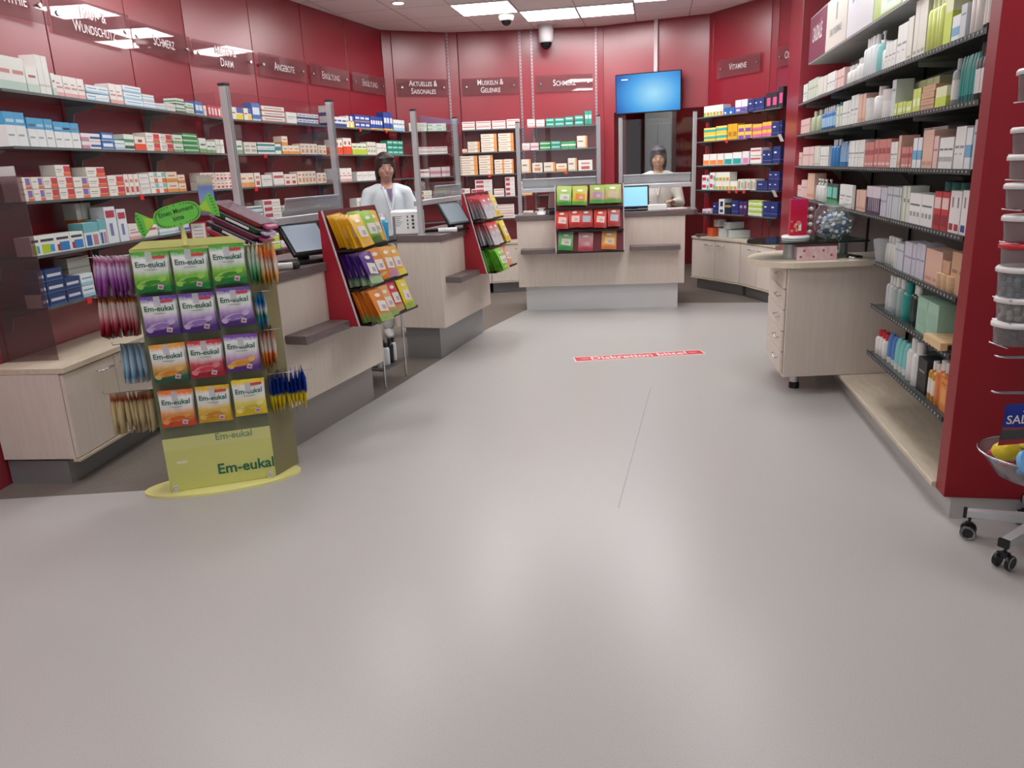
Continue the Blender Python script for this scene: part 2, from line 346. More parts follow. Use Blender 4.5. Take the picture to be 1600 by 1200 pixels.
q.box(-.33, -.25, -.0035, -.002, .165, .175, M('#cfeeff', .5, 0, .5, .3))
q.build('screen', mt)
q = MB(); q.box(-.12, .12, .045, .12, -.1, .1, BLK); q.build('wall_bracket', mt)
q = MB(); q.box(-.022, .022, -.02, .02, 2.5, ZC, M('#d9c6c9', .5), mtT @ Matrix.Translation((tvx + .07, -.02, 0)))
q.build('cable_duct', label='pale vertical cable duct on the red wall above the television', cat='cable duct')

t = thing('ceiling_light', 'small added fill light panel above the passage behind the far counter', 'ceiling light', tuple(mtT @ Vector((.9, 1.1, 3.0))), 0)  # added unseen lamp, brightens the dark red passage walls
q = MB(); q.box(-.3, .3, -.12, .12, -.01, 0, LE); q.build('diffuser', t)
q = MB(); q.box(-.32, .32, -.14, .14, 0, .22, LF); q.build('housing', t)
# tall white cupboard in the passage
p = mtT @ Vector((.12, 1.72, 0)); t = thing('tall_cupboard', 'tall pale grey cupboard standing at the end of the passage', 'cupboard', p, mtT.to_euler().z)
q = MB(); q.box(0, .40, 0, .35, 0, 2.45, M('#b9bdbb', .5)); q.build('body', t)
for k in (0, 1):
    q = MB(); q.box(.005 + k * .197, .195 + k * .197, -.02, 0, .05, 2.1, M('#c6cac8', .45), bev=.003); dd = q.build('door', t)
    q = MB(); q.cyl(((.17 if k == 0 else .23), -.03, 1.1), .006, .14, STEEL); q.build('handle', dd)

# ================================================================= WALL SHELVES
ZS = [2.04, 1.765, 1.49, 1.21, .935]
def bay_shelf(p0, p1, z, depth, label, grp):
    d = (p1 - p0); L = d.length; ang = math.atan2(d.y, d.x)
    t = thing('wall_shelf', label, 'shelf', (p0.x, p0.y, z), ang, grp)
    q = MB(); q.box(.001, L - .001, -.0, depth - .002, -.012, 0, SHELFG); q.build('glass_board', t)
    q = MB(); q.box(.001, L - .001, -.004, -.0, -.013, .001, M('#5c6667', .25)); q.build('front_edge', t)
    for x in (.03,):
        q = MB(); q.prism([(depth - .002, -.013), (.1, -.013), (.07, -.02), (.12, -.035), (depth - .05, -.055), (depth - .03, -.13), (depth - .002, -.13)], -.004, .004, M('#989d9e', .4, .3), Matrix.Translation((x, 0, 0)) @ Matrix(((0, 0, 1, 0), (1, 0, 0, 0), (0, 1, 0, 0), (0, 0, 0, 1)))); q.build('bracket', t)
BAYN = ['HOMÖOPATHIE', 'HAUT', 'side SCHMERZ', 'MAGEN', 'ANGEBOTE', 'nearer ERKÄLTUNG', 'farther ERKÄLTUNG']
LN = ['top', 'second', 'third', 'fourth', 'bottom']
FL = WL.off(-.28); FB = WB.off(-.27); FR = WR.off(-.27)
def shelf_run(path, front, idx, names, depth):
    for i, nm in zip(idx, names):
        for k, z in enumerate(ZS):
            a, b2 = front.p[i], front.p[i + 1]
            bay_shelf(a, b2, z, depth, '%s glass shelf on the red wall under the %s sign' % (LN[k], nm), 'glass wall shelves')
shelf_run(WL, FL, range(7), BAYN, .275)
shelf_run(WB, FB, (0, 2, 4), ['AKTUELLES', 'MUSKELN', 'back SCHMERZ'], .262)
shelf_run(WR, FR, (1, 3), ['VITAMINE', 'half hidden'], .262)
# glass end panel of the left run
p = WL.off(-.30).p[0]; q = MB(); q.box(0, .30, -.003, .003, .655, 1.62, glass_mat('end_glass', '#d8c9c9', 1, .12, '#8d8a8c'))
q.build('glass_end_panel', None, (p.x, p.y - .02, 0), math.pi + math.atan2(.092, -1) * 0, label='clear glass end panel standing on the low cabinet where the shelving ends', cat='glass panel')

# ================================================================= MEDICINE BOXES
# design: phrase, body colour, [(u0,v0,u1,v1,colour)] on the front face
W_, C_, T_ = '#e9e5df', '#e8ddd0', '#55565c'
DES = {
 'mint': ('white and mint green', '#e6e7e1', [(0, 0, 1, .28, '#b9cfc4'), (.1, .5, .9, .62, '#c98b86')]),
 'mintb': ('white and pale green', '#e4e6df', [(0, 0, 1, .35, '#c3d3c8'), (.2, .6, .8, .7, '#a9605f')]),
 'whitel': ('tall plain white', '#e5e3de', [(0, .2, 1, .26, '#c9c6c0')]),
 'pinkw': ('white and pink', '#e9e2dc', [(0, 0, 1, .22, '#dba7a4'), (.1, .4, .9, .5, '#c98f90'), (.1, .6, .6, .66, '#9a8a88')]),
 'lblue': ('white and light blue', '#e2e8ea', [(0, 0, 1, .3, '#9cc6dc'), (.1, .55, .9, .68, '#6b9dbd')]),
 'wblue': ('white blue-banded', '#e4e7e8', [(0, .1, 1, .3, '#a8c9d8'), (0, .6, 1, .72, '#8fb6cb')]),
 'plain': ('plain white', '#e3e0da', [(.1, .55, .9, .63, '#a29c98'), (.1, .38, .6, .43, '#b7b1ac')]),
 'wgreen': ('white and green', '#e3e5dc', [(0, 0, 1, .3, '#7fae7a'), (.15, .5, .85, .62, '#48744f')]),
 'stripe': ('black and green striped', '#dfe4da', [(0, .1, 1, .3, '#2e5c46'), (0, .5, 1, .7, '#4b8f68')]),
 'redw': ('red and white', '#c8444f', [(.2, .2, .8, .8, '#ecd9d6')]),
 'yblue': ('white-yellow-blue', '#ebe8dd', [(.5, 0, 1, .45, '#efcf3d'), (.55, .55, 1, 1, '#5a62a8'), (.05, .5, .45, .6, '#b04a4a')]),
 'blue': ('blue and white', '#3f74b5', [(.1, .35, .9, .75, '#dfe7ef'), (0, 0, 1, .12, '#b9cfe4')]),
 'brownw': ('white and brown', '#e6dfd4', [(0, .0, 1, .25, '#b77457'), (.1, .5, .9, .65, '#5c5f92')]),
 'navyw': ('white and navy', '#e4e4e6', [(0, 0, 1, .35, '#31437f'), (.1, .55, .9, .72, '#3a4f97')]),
 'royal': ('royal blue', '#2f4fa0', [(.12, .4, .88, .7, '#e3e8f2'), (0, .0, 1, .1, '#e9b93f')]),
 'bluetop': ('white blue-topped', '#e6e8e8', [(0, .62, 1, 1, '#4fa3d0'), (.1, .7, .9, .8, '#cfe6f2'), (.1, .3, .7, .36, '#9aa4aa')]),
 'pinkblue': ('white-pink-blue', '#e9e1e2', [(0, 0, .4, .5, '#c98ba0'), (.45, .3, 1, .6, '#34579b')]),
 'orred': ('white-red-orange', '#ece6dd', [(.5, .0, 1, .32, '#e0683a'), (.55, .35, 1, .9, '#c9434c'), (.06, .55, .45, .62, '#7a7672'), (.06, .35, .4, .4, '#9d9894')]),
 'orpur': ('white-purple-orange', '#ece6dd', [(.55, 0, 1, .25, '#e4753c'), (.58, .3, .95, .9, '#8a6fae'), (.06, .55, .45, .62, '#7a7672')]),
 'orange': ('cream and orange', '#eddfcb', [(0, 0, 1, .35, '#e39a52'), (.2, .55, .8, .68, '#d7794d')]),
 'orteal': ('white-teal-orange', '#ebe7df', [(.55, .5, 1, .95, '#7cbfb9'), (.55, 0, 1, .4, '#e0693c'), (.06, .55, .45, .62, '#7a7672')]),
 'vert': ('slim cream and orange', '#eaddcd', [(.2, .15, .8, .5, '#d98c62'), (.25, .65, .75, .8, '#b9796a')]),
 'vertr': ('slim white and red', '#ebe3da', [(.2, .12, .8, .4, '#c7514b'), (.2, .6, .8, .75, '#d0806a')]),
 'beigeg': ('cream and grey', '#ddd8cb', [(.15, .2, .85, .4, '#a9a892'), (.15, .6, .85, .7, '#837f76')]),
 'teal': ('white and teal', '#e1e6e3', [(0, .35, 1, .75, '#2f8f8c')]),
 'tealg': ('teal green', '#2f9a84', [(.1, .45, .9, .72, '#bfe0d6'), (0, 0, 1, .1, '#1f6d60')]),
 'green': ('bright green', '#3b9a5a', [(0, .4, 1, .62, '#e0e9d8')]),
 'lime': ('white and lime', '#e5e8d4', [(0, 0, 1, .5, '#b8cf3f'), (.1, .62, .9, .74, '#7c8b4c')]),
 'orwhite': ('white and orange-red', '#ecdfd5', [(0, 0, 1, .5, '#e2512d'), (.3, .6, .7, .8, '#9c4a45')]),
 'pinkb': ('pale pink', '#e3cfd0', [(0, .3, 1, .6, '#c9909d')]),
 'whred': ('white red-banded', '#ebe5e0', [(.05, .55, .95, .75, '#c25a58'), (0, 0, 1, .12, '#c9bfba')]),
 'peach': ('white and orange-ended', '#e9dccd', [(.8, .0, 1, 1, '#e39a58'), (.08, .5, .6, .62, '#a77c68'), (0, 0, .8, .12, '#c9b095')]),  # darker bottom band paints in the shade line between stacked boxes
 'banner': ('white and lime', '#e9eae6', [(.1, .06, .62, .55, '#b9d12c'), (.62, .1, .9, .5, '#3aa0d8'), (.08, .68, .9, .82, '#3d3f46')]),
 'bannerb': ('white and blue-red', '#e9eae6', [(.25, .06, .92, .55, '#2f7fc4'), (.08, .08, .3, .45, '#b23440'), (.08, .68, .9, .82, '#3d3f46')]),
 'person': ('white-teal picture', '#dfe6e8', [(0, .6, 1, 1, '#6fb1b8'), (.1, .05, .45, .5, '#3565a8'), (.55, .05, .9, .5, '#b9878a')]),
 'ortall': ('grey-topped orange', '#d8d8d4', [(0, 0, 1, .62, '#d67a35'), (.1, .15, .9, .5, '#b9612a')]),
 'needle': ('tall white-blue', '#dfe3ea', [(.1, .7, .9, .9, '#b23a4c'), (.3, .2, .6, .55, '#6f7fa8')]),
 'navy': ('navy blue', '#2d416f', [(.1, .35, .9, .6, '#cfd6e4'), (0, 0, 1, .1, '#4d68a6')]),
 'greyw': ('grey-white', '#cfcfc9', [(0, .7, 1, .74, '#a5a6a2')]),
 'blackw': ('white and black', '#e5e5e3', [(0, .0, 1, .5, '#3a4046')]),
 'stackr': ('white and dark red', '#e8e0da', [(.06, .2, .5, .8, '#b0475b'), (.55, .4, .9, .5, '#8f8a88')]),
 'stackg': ('flat pale green', '#dfe6da', [(0, .3, .5, .7, '#9cc3a2')]),
 # right bay
 'yteal': ('yellow and turquoise', '#e9c93f', [(0, .35, 1, .7, '#3ba9b0'), (0, .8, 1, 1, '#f0df7c')]),
 'yor': ('golden yellow', '#dfa92b', [(.15, .2, .85, .5, '#b77a28')]),
 'ypur': ('yellow and purple', '#eac55a', [(.1, 0, .9, .5, '#8b4fa2')]),
 'ypink': ('yellow and pink', '#ecbf4e', [(0, 0, 1, .5, '#dc6aa0')]),
 'navyv': ('dark blue vitamin', '#24346f', [(.15, .6, .5, .7, '#dfe4f0'), (0, .2, 1, .24, '#7d62b0')]),
 'blackp': ('black and pink', '#2a2530', [(.3, .2, .9, .7, '#d8578c')]),
 'bluev': ('bright blue', '#2a62ad', [(.15, .1, .5, .4, '#dbe7f3')]),
 'purw': ('white and violet', '#dcd9e6', [(0, 0, 1, .45, '#6e62a6'), (.2, .15, .8, .3, '#e6e2f0')]),
 'orvit': ('white and orange vitamin', '#ece6e1', [(.05, .05, .95, .45, '#ee8a3f')]),
 'tealvit': ('white and turquoise vitamin', '#e9ebe9', [(.05, .05, .95, .5, '#2ba39f')]),
 'pinkvit': ('white and pink vitamin', '#ece4e9', [(.1, .05, .9, .5, '#d585b8')]),
 'magw': ('white magenta-oval', '#ece9e6', [(.05, .25, .6, .7, '#d22d62'), (.7, .1, .95, .6, '#3aa797')]),
 'mixw': ('white-green-orange', '#e8e6da', [(0, .05, .4, .4, '#9bc04c'), (.5, .05, .9, .4, '#e58a3a')]),
 'pawn': ('cream patterned', '#dcd8c8', [(.1, .1, .4, .8, '#9a9684'), (.6, .15, .9, .7, '#aaa48f')]),
 'violet': ('dark violet', '#45285f', [(.2, .5, .8, .7, '#b59ccb')]),
 'darkn': ('black and gold', '#1d2438', [(0, .6, 1, .8, '#a8925f')]),
 'limew': ('white and lime', '#e6ead6', [(0, .55, 1, 1, '#a9cb3e'), (.1, .15, .9, .25, '#9aa07e')]),
 'logow': ('white emblem-printed', '#e4e6ea', [(.25, .5, .75, .85, '#2b3550'), (.2, .1, .8, .3, '#3c4660')]),
 # cosmetics
 'cwhite': ('white', '#e2e2de', [(.1, .5, .9, .56, '#8f9193'), (.1, .35, .6, .39, '#adb0b2')]),
 'cgreen': ('white and sage', '#dee2d8', [(0, 0, .5, 1, '#b9c6ac'), (.6, .55, .95, .65, '#6d776b')]),
 'cpeach': ('peach', '#ddb6a2', [(.1, .1, .9, .2, '#c69782')]),
 'cpink': ('pale pink', '#e0c0bb', [(.1, .55, .9, .62, '#b5827f')]),
 'ccoral': ('coral', '#c97f78', [(.1, .5, .9, .7, '#a34a4b'), (.1, .1, .9, .2, '#e3c4bd')]),
 'cpale': ('cream', '#d9d6cb', [(.15, .1, .85, .16, '#9b998f')]),
 'clime': ('cream and lime', '#dcdfb4', [(0, 0, 1, .55, '#c3d44f')]),
 'clime2': ('lime green', '#c4d26a', [(.15, .3, .85, .6, '#e6ebc3')]),
 'cblue': ('white and sky blue', '#dfe5e9', [(0, .3, 1, .6, '#6fa9cd')]),
 'cgrey': ('pale grey', '#c3c8cd', [(.1, .7, .9, .76, '#878c92')]),
 'cphone': ('dark green and teal', '#2f4a3c', [(.1, .35, .9, .85, '#6fc3b6'), (0, 0, 1, .25, '#2f9a56')]),
 'cpurple': ('white and dark purple', '#dcd5dc', [(0, 0, 1, .6, '#4a3350'), (.25, .1, .75, .9, '#d9cfd8')]),
 'cwtext': ('wide white', '#e4e6e4', [(.1, .6, .9, .66, '#6b6e72'), (.1, .25, .3, .4, '#9c9fa3'), (.4, .25, .6, .4, '#9c9fa3'), (.7, .25, .9, .4, '#9c9fa3')]),
 'cred': ('red and white', '#c2353a', [(.05, .55, .95, .85, '#e6c9c4'), (.1, .1, .9, .4, '#8f2026')]),
 'cvred': ('white red-labelled', '#e6e3e0', [(.15, .06, .85, .22, '#b02a35'), (.35, .6, .65, .85, '#8a8c90')]),
 'cvblue': ('white blue-labelled', '#e6e3e0', [(.15, .06, .85, .22, '#28488f'), (.35, .6, .65, .85, '#8a8c90')]),
 'clav': ('pale lavender', '#c3c2cf', [(.1, .5, .9, .56, '#8e8ba0')]),
 'ckraft': ('kraft brown', '#c79f7f', [(.15, .5, .85, .58, '#96735a')]),
 'cmint': ('mint green', '#a5cdb6', [(.1, .2, .9, .7, '#97bfa8')]),
 'cdark': ('black', '#24262a', [(.2, .6, .8, .66, '#8b8d90')]),
 'corange': ('bright orange', '#e08a35', [(.1, .2, .9, .7, '#e9a04d'), (.1, .8, .9, .86, '#b5601c')]),
}
TALLY = {}
_B = {}
def box_mesh(des, w, h, dp):
    k = (des, round(w, 3), round(h, 3), round(dp, 3))
    if k in _B: return _B[k]
    ph, base, pr = DES[des]; q = MB(); g = .0006; q.box(g, w - g, 0, dp, 0, h - g, M(base, .5))
    e = .0007
    for u0, v0, u1, v1, c in pr:
        q.add([(u0 * w + g, -e, v0 * h), (u1 * w - g, -e, v0 * h), (u1 * w - g, -e, v1 * h - g), (u0 * w + g, -e, v1 * h - g)], [(0, 1, 2, 3)], M(c, .5))
        if u1 >= .99: q.add([(w - g + e, 0, v0 * h), (w - g + e, dp, v0 * h), (w - g + e, dp, v1 * h - g), (w - g + e, 0, v1 * h - g)], [(0, 1, 2, 3)], M(c, .5))
        if u0 <= .01: q.add([(g - e, 0, v0 * h), (g - e, dp, v0 * h), (g - e, dp, v1 * h - g), (g - e, 0, v1 * h - g)], [(3, 2, 1, 0)], M(c, .5))
    _B[k] = q.mesh('carton'); return _B[k]
BOXES = []   # everything on the medicine walls: decided below which are individuals
def boxes(path, z, k, px0, px1, des, w, h, rows=1, dp=.09, ins=.015, where='', name='medicine_box', store=None, jit=.4, top=None):
    s0, s1 = path.s_at(px0, z + .05), path.s_at(px1, z + .05)
    if s1 < s0: s0, s1 = s1, s0
    n = max(1, int(round((s1 - s0) / w))); w2 = (s1 - s0) / n; ph = DES[des][0]
    for r in range(rows):
        m = n if r == 0 or top is None else min(n, top)
        for i in range(m):
            s = s0 + i * w2; p, a, d = path.at(s + w2 / 2)
            nn = Vector((-d.y, d.x)); p = p - d * (w2 / 2) + nn * (ins + random.random() * .01 * jit)
            rown = '' if rows == 1 else ', lowest' if r == 0 else ', topmost' if r == rows - 1 else ', middle layer' if rows == 3 else ', %s layer' % ORD[r]
            pos = '' if m == 1 else ', %s from near end' % ORD[i] if path is FL else ', %s from far end' % ORD[i] if path is not FB else ', %s of its row' % ORD[i]
            (store if store is not None else BOXES).append(dict(x=p.x, y=p.y, z=z + r * h + .0005, a=a + math.radians((random.random() - .5) * 3 * jit), des=des, w=w2 - .0015, h=h - .0016, dp=dp, name=name,
                 label='%s %s%s%s, %s' % (ph, name.replace('_', ' '), pos, rown, where), group='%s %ss %s' % (ph, name.replace('_', ' ').replace('box', 'boxe'), where), area=w2 * h / (p.x ** 2 + p.y ** 2)))
def bayname(path, s):
    if path is FL:
        i = sum(1 for c in path.c[1:-1] if s > c); return ['HOMÖOPATHIE', 'HAUT', 'side SCHMERZ', 'MAGEN', 'ANGEBOTE', 'near ERKÄLTUNG', 'far ERKÄLTUNG'][min(i, 6)]
    if path is FB:
        return ['AKTUELLES', 'AKTUELLES', 'MUSKELN', 'MUSKELN', 'back SCHMERZ'][min(4, sum(1 for c in path.c[1:-1] if s > c))]
    return 'VITAMINE'
def row(path, k, runs, **kw):
    z = ZS[k]
    for rn in runs:
        px0, px1, des, w, h = rn[:5]; rows = rn[5] if len(rn) > 5 else 1; top = rn[6] if len(rn) > 6 else None
        w0 = '%s shelf under %s' % (LN[k], bayname(path, path.s_at((px0 + px1) / 2, z)))
        key = (des, w0); TALLY[key] = TALLY.get(key, 0) + 1
        if TALLY[key] > 1: w0 += ' again' * 0 + ', %s batch' % ORD[TALLY[key] - 1]
        boxes(path, z, k, px0, px1, des, w, h, rows, where=w0, top=top, **kw)
row(FL, 0, [(2, 46, 'mint', .085, .165), (47, 66, 'mintb', .08, .13), (66, 84, 'whitel', .06, .2), (86, 92, 'mintb', .05, .12), (92, 137, 'pinkw', .06, .115), (139, 174, 'lblue', .12, .045, 2), (152, 170, 'wblue', .09, .03, 1), (176, 196, 'pinkw', .06, .12), (198, 226, 'lblue', .15, .042, 3),
            (227, 262, 'wblue', .16, .045, 2, 1), (264, 277, 'plain', .09, .055), (279, 292, 'stripe', .1, .05, 2), (294, 306, 'wgreen', .1, .04, 2), (308, 320, 'blue', .08, .1), (322, 326, 'plain', .06, .08), (328, 348, 'redw', .06, .09), (360, 382, 'yblue', .13, .1),
            (384, 396, 'yblue', .11, .1), (397, 410, 'blue', .12, .15), (412, 447, 'brownw', .28, .045, 3), (450, 466, 'plain', .12, .1), (468, 500, 'navyw', .08, .05, 2), (514, 544, 'navyw', .09, .1, 2, 1), (544, 556, 'yblue', .1, .12), (557, 580, 'royal', .1, .07, 2), (581, 600, 'royal', .06, .14), (602, 616, 'royal', .08, .2), (617, 634, 'lblue', .07, .13)])
row(FL, 1, [(1, 48, 'bluetop', .065, .17, 1), (51, 90, 'bluetop', .07, .15), (91, 130, 'bluetop', .07, .14), (132, 162, 'pinkblue', .13, .045, 2), (163, 182, 'blue', .16, .05, 2), (183, 198, 'wblue', .1, .06), (198, 214, 'stripe', .035, .1), (215, 232, 'orwhite', .1, .09), (233, 273, 'orred', .17, .06, 2),
            (275, 290, 'wgreen', .1, .06, 2), (291, 313, 'green', .2, .034, 4), (315, 326, 'wgreen', .09, .11), (327, 340, 'wgreen', .09, .09), (341, 353, 'plain', .09, .11), (372, 382, 'wgreen', .1, .11), (384, 404, 'beigeg', .1, .1), (405, 432, 'teal', .25, .05, 2), (433, 442, 'teal', .09, .09), (444, 470, 'orange', .1, .08, 2, 1), (472, 498, 'vert', .07, .1), (500, 512, 'vert', .07, .09),
            (522, 538, 'orwhite', .08, .15), (539, 552, 'orwhite', .08, .17), (553, 575, 'lime', .11, .12), (576, 590, 'beigeg', .08, .14), (591, 606, 'plain', .09, .13), (608, 632, 'tealg', .16, .055, 3)])
row(FL, 2, [(2, 30, 'greyw', .1, .09, 2), (31, 36, 'pinkw', .05, .09), (36, 56, 'orpur', .16, .062, 2), (57, 74, 'orpur', .14, .062, 2), (75, 96, 'orred', .17, .062, 2), (97, 120, 'orred', .17, .062, 3), (121, 143, 'orpur', .15, .06, 2), (144, 173, 'orred', .16, .058, 3), (174, 198, 'orred', .12, .062, 2), (199, 206, 'vertr', .05, .13), (207, 214, 'vertr', .05, .13), (215, 222, 'vertr', .05, .13),
            (223, 238, 'plain', .1, .065, 2), (239, 264, 'orteal', .14, .07, 2), (265, 282, 'orange', .12, .07, 2), (283, 294, 'orange', .1, .06, 2), (318, 340, 'vert', .07, .065, 2), (341, 366, 'vertr', .07, .065, 2), (378, 400, 'orange', .08, .12), (401, 410, 'vertr', .09, .12), (412, 428, 'plain', .15, .1), (430, 446, 'whred', .12, .12), (447, 466, 'vertr', .08, .1), (468, 496, 'vert', .07, .12), (498, 512, 'vert', .08, .1), (522, 552, 'pinkw', .1, .14), (560, 600, 'plain', .12, .1)])
row(FL, 3, [(43, 67, 'banner', .13, .1), (67, 92, 'banner', .13, .1), (92, 115, 'bannerb', .13, .1), (115, 136, 'bannerb', .13, .1), (137, 160, 'person', .14, .14), (161, 172, 'person', .09, .15), (173, 190, 'needle', .12, .22), (191, 205, 'needle', .12, .2), (206, 224, 'pinkw', .14, .1), (225, 250, 'whred', .14, .08), (252, 282, 'wblue', .18, .07), (283, 300, 'blue', .15, .07),
            (389, 414, 'teal', .16, .04, 3), (415, 442, 'stackr', .2, .055, 3), (445, 470, 'stackg', .18, .05, 2), (472, 500, 'whred', .18, .06, 2), (560, 590, 'plain', .15, .1)])
row(FL, 4, [(1, 26, 'blackw', .08, .075), (27, 44, 'blackw', .06, .07), (45, 56, 'navy', .06, .065), (57, 80, 'navy', .05, .066, 3), (81, 108, 'navy', .19, .066, 3), (109, 132, 'navy', .17, .066, 2), (133, 152, 'lblue', .17, .066, 2), (400, 440, 'lime', .14, .07, 2), (442, 500, 'pinkw', .15, .06)])
for z0, des, px0, px1, w, h, lab in ((ZS[3] + .14, 'ortall', 131, 154, .055, .11, 'standing behind the front row, fourth shelf'), (ZS[4] + .135, 'greyw', 116, 150, .1, .1, 'set on the navy boxes, bottom shelf under HAUT')):
    boxes(FL.off(.11), ZS[3] if des == 'ortall' else ZS[4], 3, px0, px1, des, w, .25 if des == 'ortall' else .22, 1, where=lab, dp=.08)
row(FB, 0, [(640, 668, 'beigeg', .17, .05, 2), (669, 698, 'stackg', .12, .045, 2), (722, 742, 'whred', .18, .05, 2), (744, 767, 'whred', .19, .05, 2), (769, 790, 'whred', .19, .05, 2), (792, 812, 'whred', .19, .055, 2), (824, 836, 'pinkw', .12, .1), (838, 851, 'pinkw', .12, .09), (853, 866, 'tealg', .15, .05, 2), (867, 882, 'tealg', .15, .05, 2), (883, 896, 'tealg', .15, .055, 2), (898, 912, 'tealg', .15, .06, 2), (914, 925, 'tealg', .05, .17)])
row(FB, 1, [(655, 700, 'whred', .2, .045, 2), (722, 730, 'orange', .08, .05), (731, 750, 'peach', .19, .045, 3), (752, 777, 'peach', .22, .055, 4), (779, 803, 'peach', .22, .055, 4), (816, 828, 'pinkw', .12, .09), (829, 842, 'pinkb', .12, .09), (844, 860, 'green', .15, .05, 2), (861, 876, 'tealg', .14, .05, 2), (877, 900, 'green', .12, .09), (902, 918, 'peach', .18, .15)])
row(FB, 2, [(654, 672, 'whred', .12, .1), (673, 690, 'pinkb', .12, .12), (691, 704, 'pinkb', .14, .12), (718, 747, 'peach', .26, .06, 4), (749, 771, 'peach', .2, .06, 4), (773, 803, 'peach', .15, .06, 3), (815, 830, 'peach', .12, .17), (832, 848, 'vert', .12, .12), (850, 868, 'peach', .13, .12), (869, 886, 'orange', .12, .1), (888, 902, 'peach', .12, .16), (904, 926, 'vertr', .14, .13)])
row(FB, 3, [(650, 676, 'stackr', .2, .06, 2), (718, 735, 'stackr', .16, .06, 2), (737, 752, 'stackr', .14, .055, 2), (743, 770, 'stackr', .2, .055, 4), (772, 788, 'whred', .16, .05, 2), (790, 805, 'stackr', .15, .06, 4), (815, 832, 'orange', .16, .06, 3)])
row(FB, 4, [(772, 812, 'stackg', .3, .035, 1), (818, 834, 'stackg', .14, .04, 2), (836, 856, 'stackg', .18, .035, 2)])
boxes(FB, ZS[4] - .0, 4, 774, 804, 'whred', .26, .035, 5, where='bottom shelf under MUSKELN in a tall pile')
BOXES.sort(key=lambda b_: -b_['area'])
seen_labels = {}
def emit_boxes(lst, cat):
    for b_ in lst:
        lab = b_['label'] if len(b_['label'].replace('Ä', ' ').split()) <= 16 else b_['label'].replace(' medicine box', ' box'); o = link(b_['name'], box_mesh(b_['des'], b_['w'], b_['h'], b_['dp']), None, (b_['x'], b_['y'], b_['z']), b_['a'], lab, cat, b_['group'])
emit_boxes(BOXES[:300], 'box')
print('medicine boxes', len(BOXES))
if len(BOXES) > 300:
    q = MB()
    for b_ in BOXES[300:]:
        me = box_mesh(b_['des'], b_['w'], b_['h'], b_['dp']); mt = Matrix.Translation((b_['x'], b_['y'], b_['z'])) @ Matrix.Rotation(b_['a'], 4, 'Z')
        for p in me.polygons: q.add([tuple(me.vertices[i].co) for i in p.vertices], [tuple(range(len(p.vertices)))], me.materials[p.material_index], False, mt)
    q.build('medicine_boxes', label='remaining small medicine boxes spread over the far wall shelves', cat='boxes', kind='stuff')

# right bay under the VITAMINE sign
SUP = []
def rowr(k, runs):
    for rn in runs:
        px0, px1, des, w, h = rn[:5]; rows = rn[5] if len(rn) > 5 else 1; top = rn[6] if len(rn) > 6 else None
        key = (des, 'v', k); TALLY[key] = TALLY.get(key, 0) + 1
        boxes(FR, ZS[k], k, px0, px1, des, w, h, rows, where='%s shelf under VITAMINE%s' % (LN[k], '' if TALLY[key] == 1 else ', %s batch' % ORD[TALLY[key] - 1]), name='supplement_box', store=SUP, top=top, dp=.11)
FR.s_at(1100, 1)
rowr(0, [(1098, 1128, 'mixw', .13, .12), (1129, 1146, 'bluev', .08, .075), (1147, 1166, 'purw', .1, .14), (1167, 1192, 'navyv', .12, .13), (1193, 1212, 'blackp', .13, .16), (1213, 1232, 'blackp', .13, .2)])
rowr(1, [(1098, 1116, 'yteal', .2, .075, 2), (1117, 1134, 'yteal', .18, .08, 2), (1135, 1150, 'yor', .07, .17), (1151, 1172, 'ypur', .1, .075, 2), (1173, 1188, 'ypink', .1, .07, 2), (1189, 1203, 'ypink', .1, .075, 2), (1204, 1216, 'navyv', .1, .14), (1217, 1227, 'navyv', .1, .15)])
rowr(2, [(1097, 1106, 'orvit', .12, .13), (1107, 1118, 'orvit', .12, .13), (1119, 1129, 'orvit', .12, .13), (1130, 1142, 'tealvit', .12, .13), (1143, 1157, 'tealvit', .12, .135), (1158, 1168, 'pinkvit', .12, .14), (1169, 1187, 'whred', .17, .085, 2), (1189, 1204, 'navyv', .12, .14), (1205, 1222, 'navyv', .14, .17)])
rowr(3, [(1095, 1106, 'magw', .16, .085, 2), (1107, 1115, 'magw', .14, .1, 2), (1116, 1138, 'mixw', .12, .1, 2), (1139, 1150, 'mixw', .1, .1, 1), (1151, 1178, 'pawn', .1, .12), (1180, 1197, 'navyv', .15, .1), (1198, 1220, 'navyv', .12, .1, 2)])
rowr(4, [(1096, 1110, 'pinkvit', .1, .05, 1), (1112, 1120, 'navyv', .09, .13), (1121, 1130, 'logow', .09, .17), (1131, 1140, 'darkn', .09, .13), (1141, 1152, 'navyv', .09, .16), (1153, 1165, 'violet', .08, .15), (1166, 1188, 'limew', .12, .055, 3), (1190, 1217, 'navyv', .14, .16)])
emit_boxes(SUP, 'box')
for (px, k) in ((1219, 1), (1209, 3)):
    s = FR.s_at(px, ZS[k]); p, a, d = FR.at(s); q = MB(); q.box(0, .06, -.02, -.018, -.06, .02, WHT, Matrix.Rotation(.5, 4, 'X'))
    q.build('price_card', None, (p.x, p.y, ZS[k]), a, label='small white price card on the %s shelf edge by the red pier' % LN[k], cat='price card')
for path, lst in ((FL, ((218, 2), (372, 2), (135, 4), (398, 2), (561, 0), (602, 0), (412, 1))), (FB, ((765, 2), (884, 2))), (FR, ((1137, 1), (1141, 3), (1152, 3), (1164, 3)))):
    for n_, (px, k) in enumerate(lst):
        s = path.s_at(px, ZS[k]); p, a, d = path.at(s); q = MB(); q.box(-.02, .02, -.016, -.010, -.035, .0, M('#d22a2a', .4))
        q.build('price_clip', None, (p.x, p.y, ZS[k]), a, label='small red price clip on the %s shelf edge under %s%s' % (LN[k], bayname(path, s), '' if (path, k) not in ((FR, 3), (FL, 2), (FL, 0)) else ', %s one' % ORD[n_]), cat='price clip', group='red price clips')

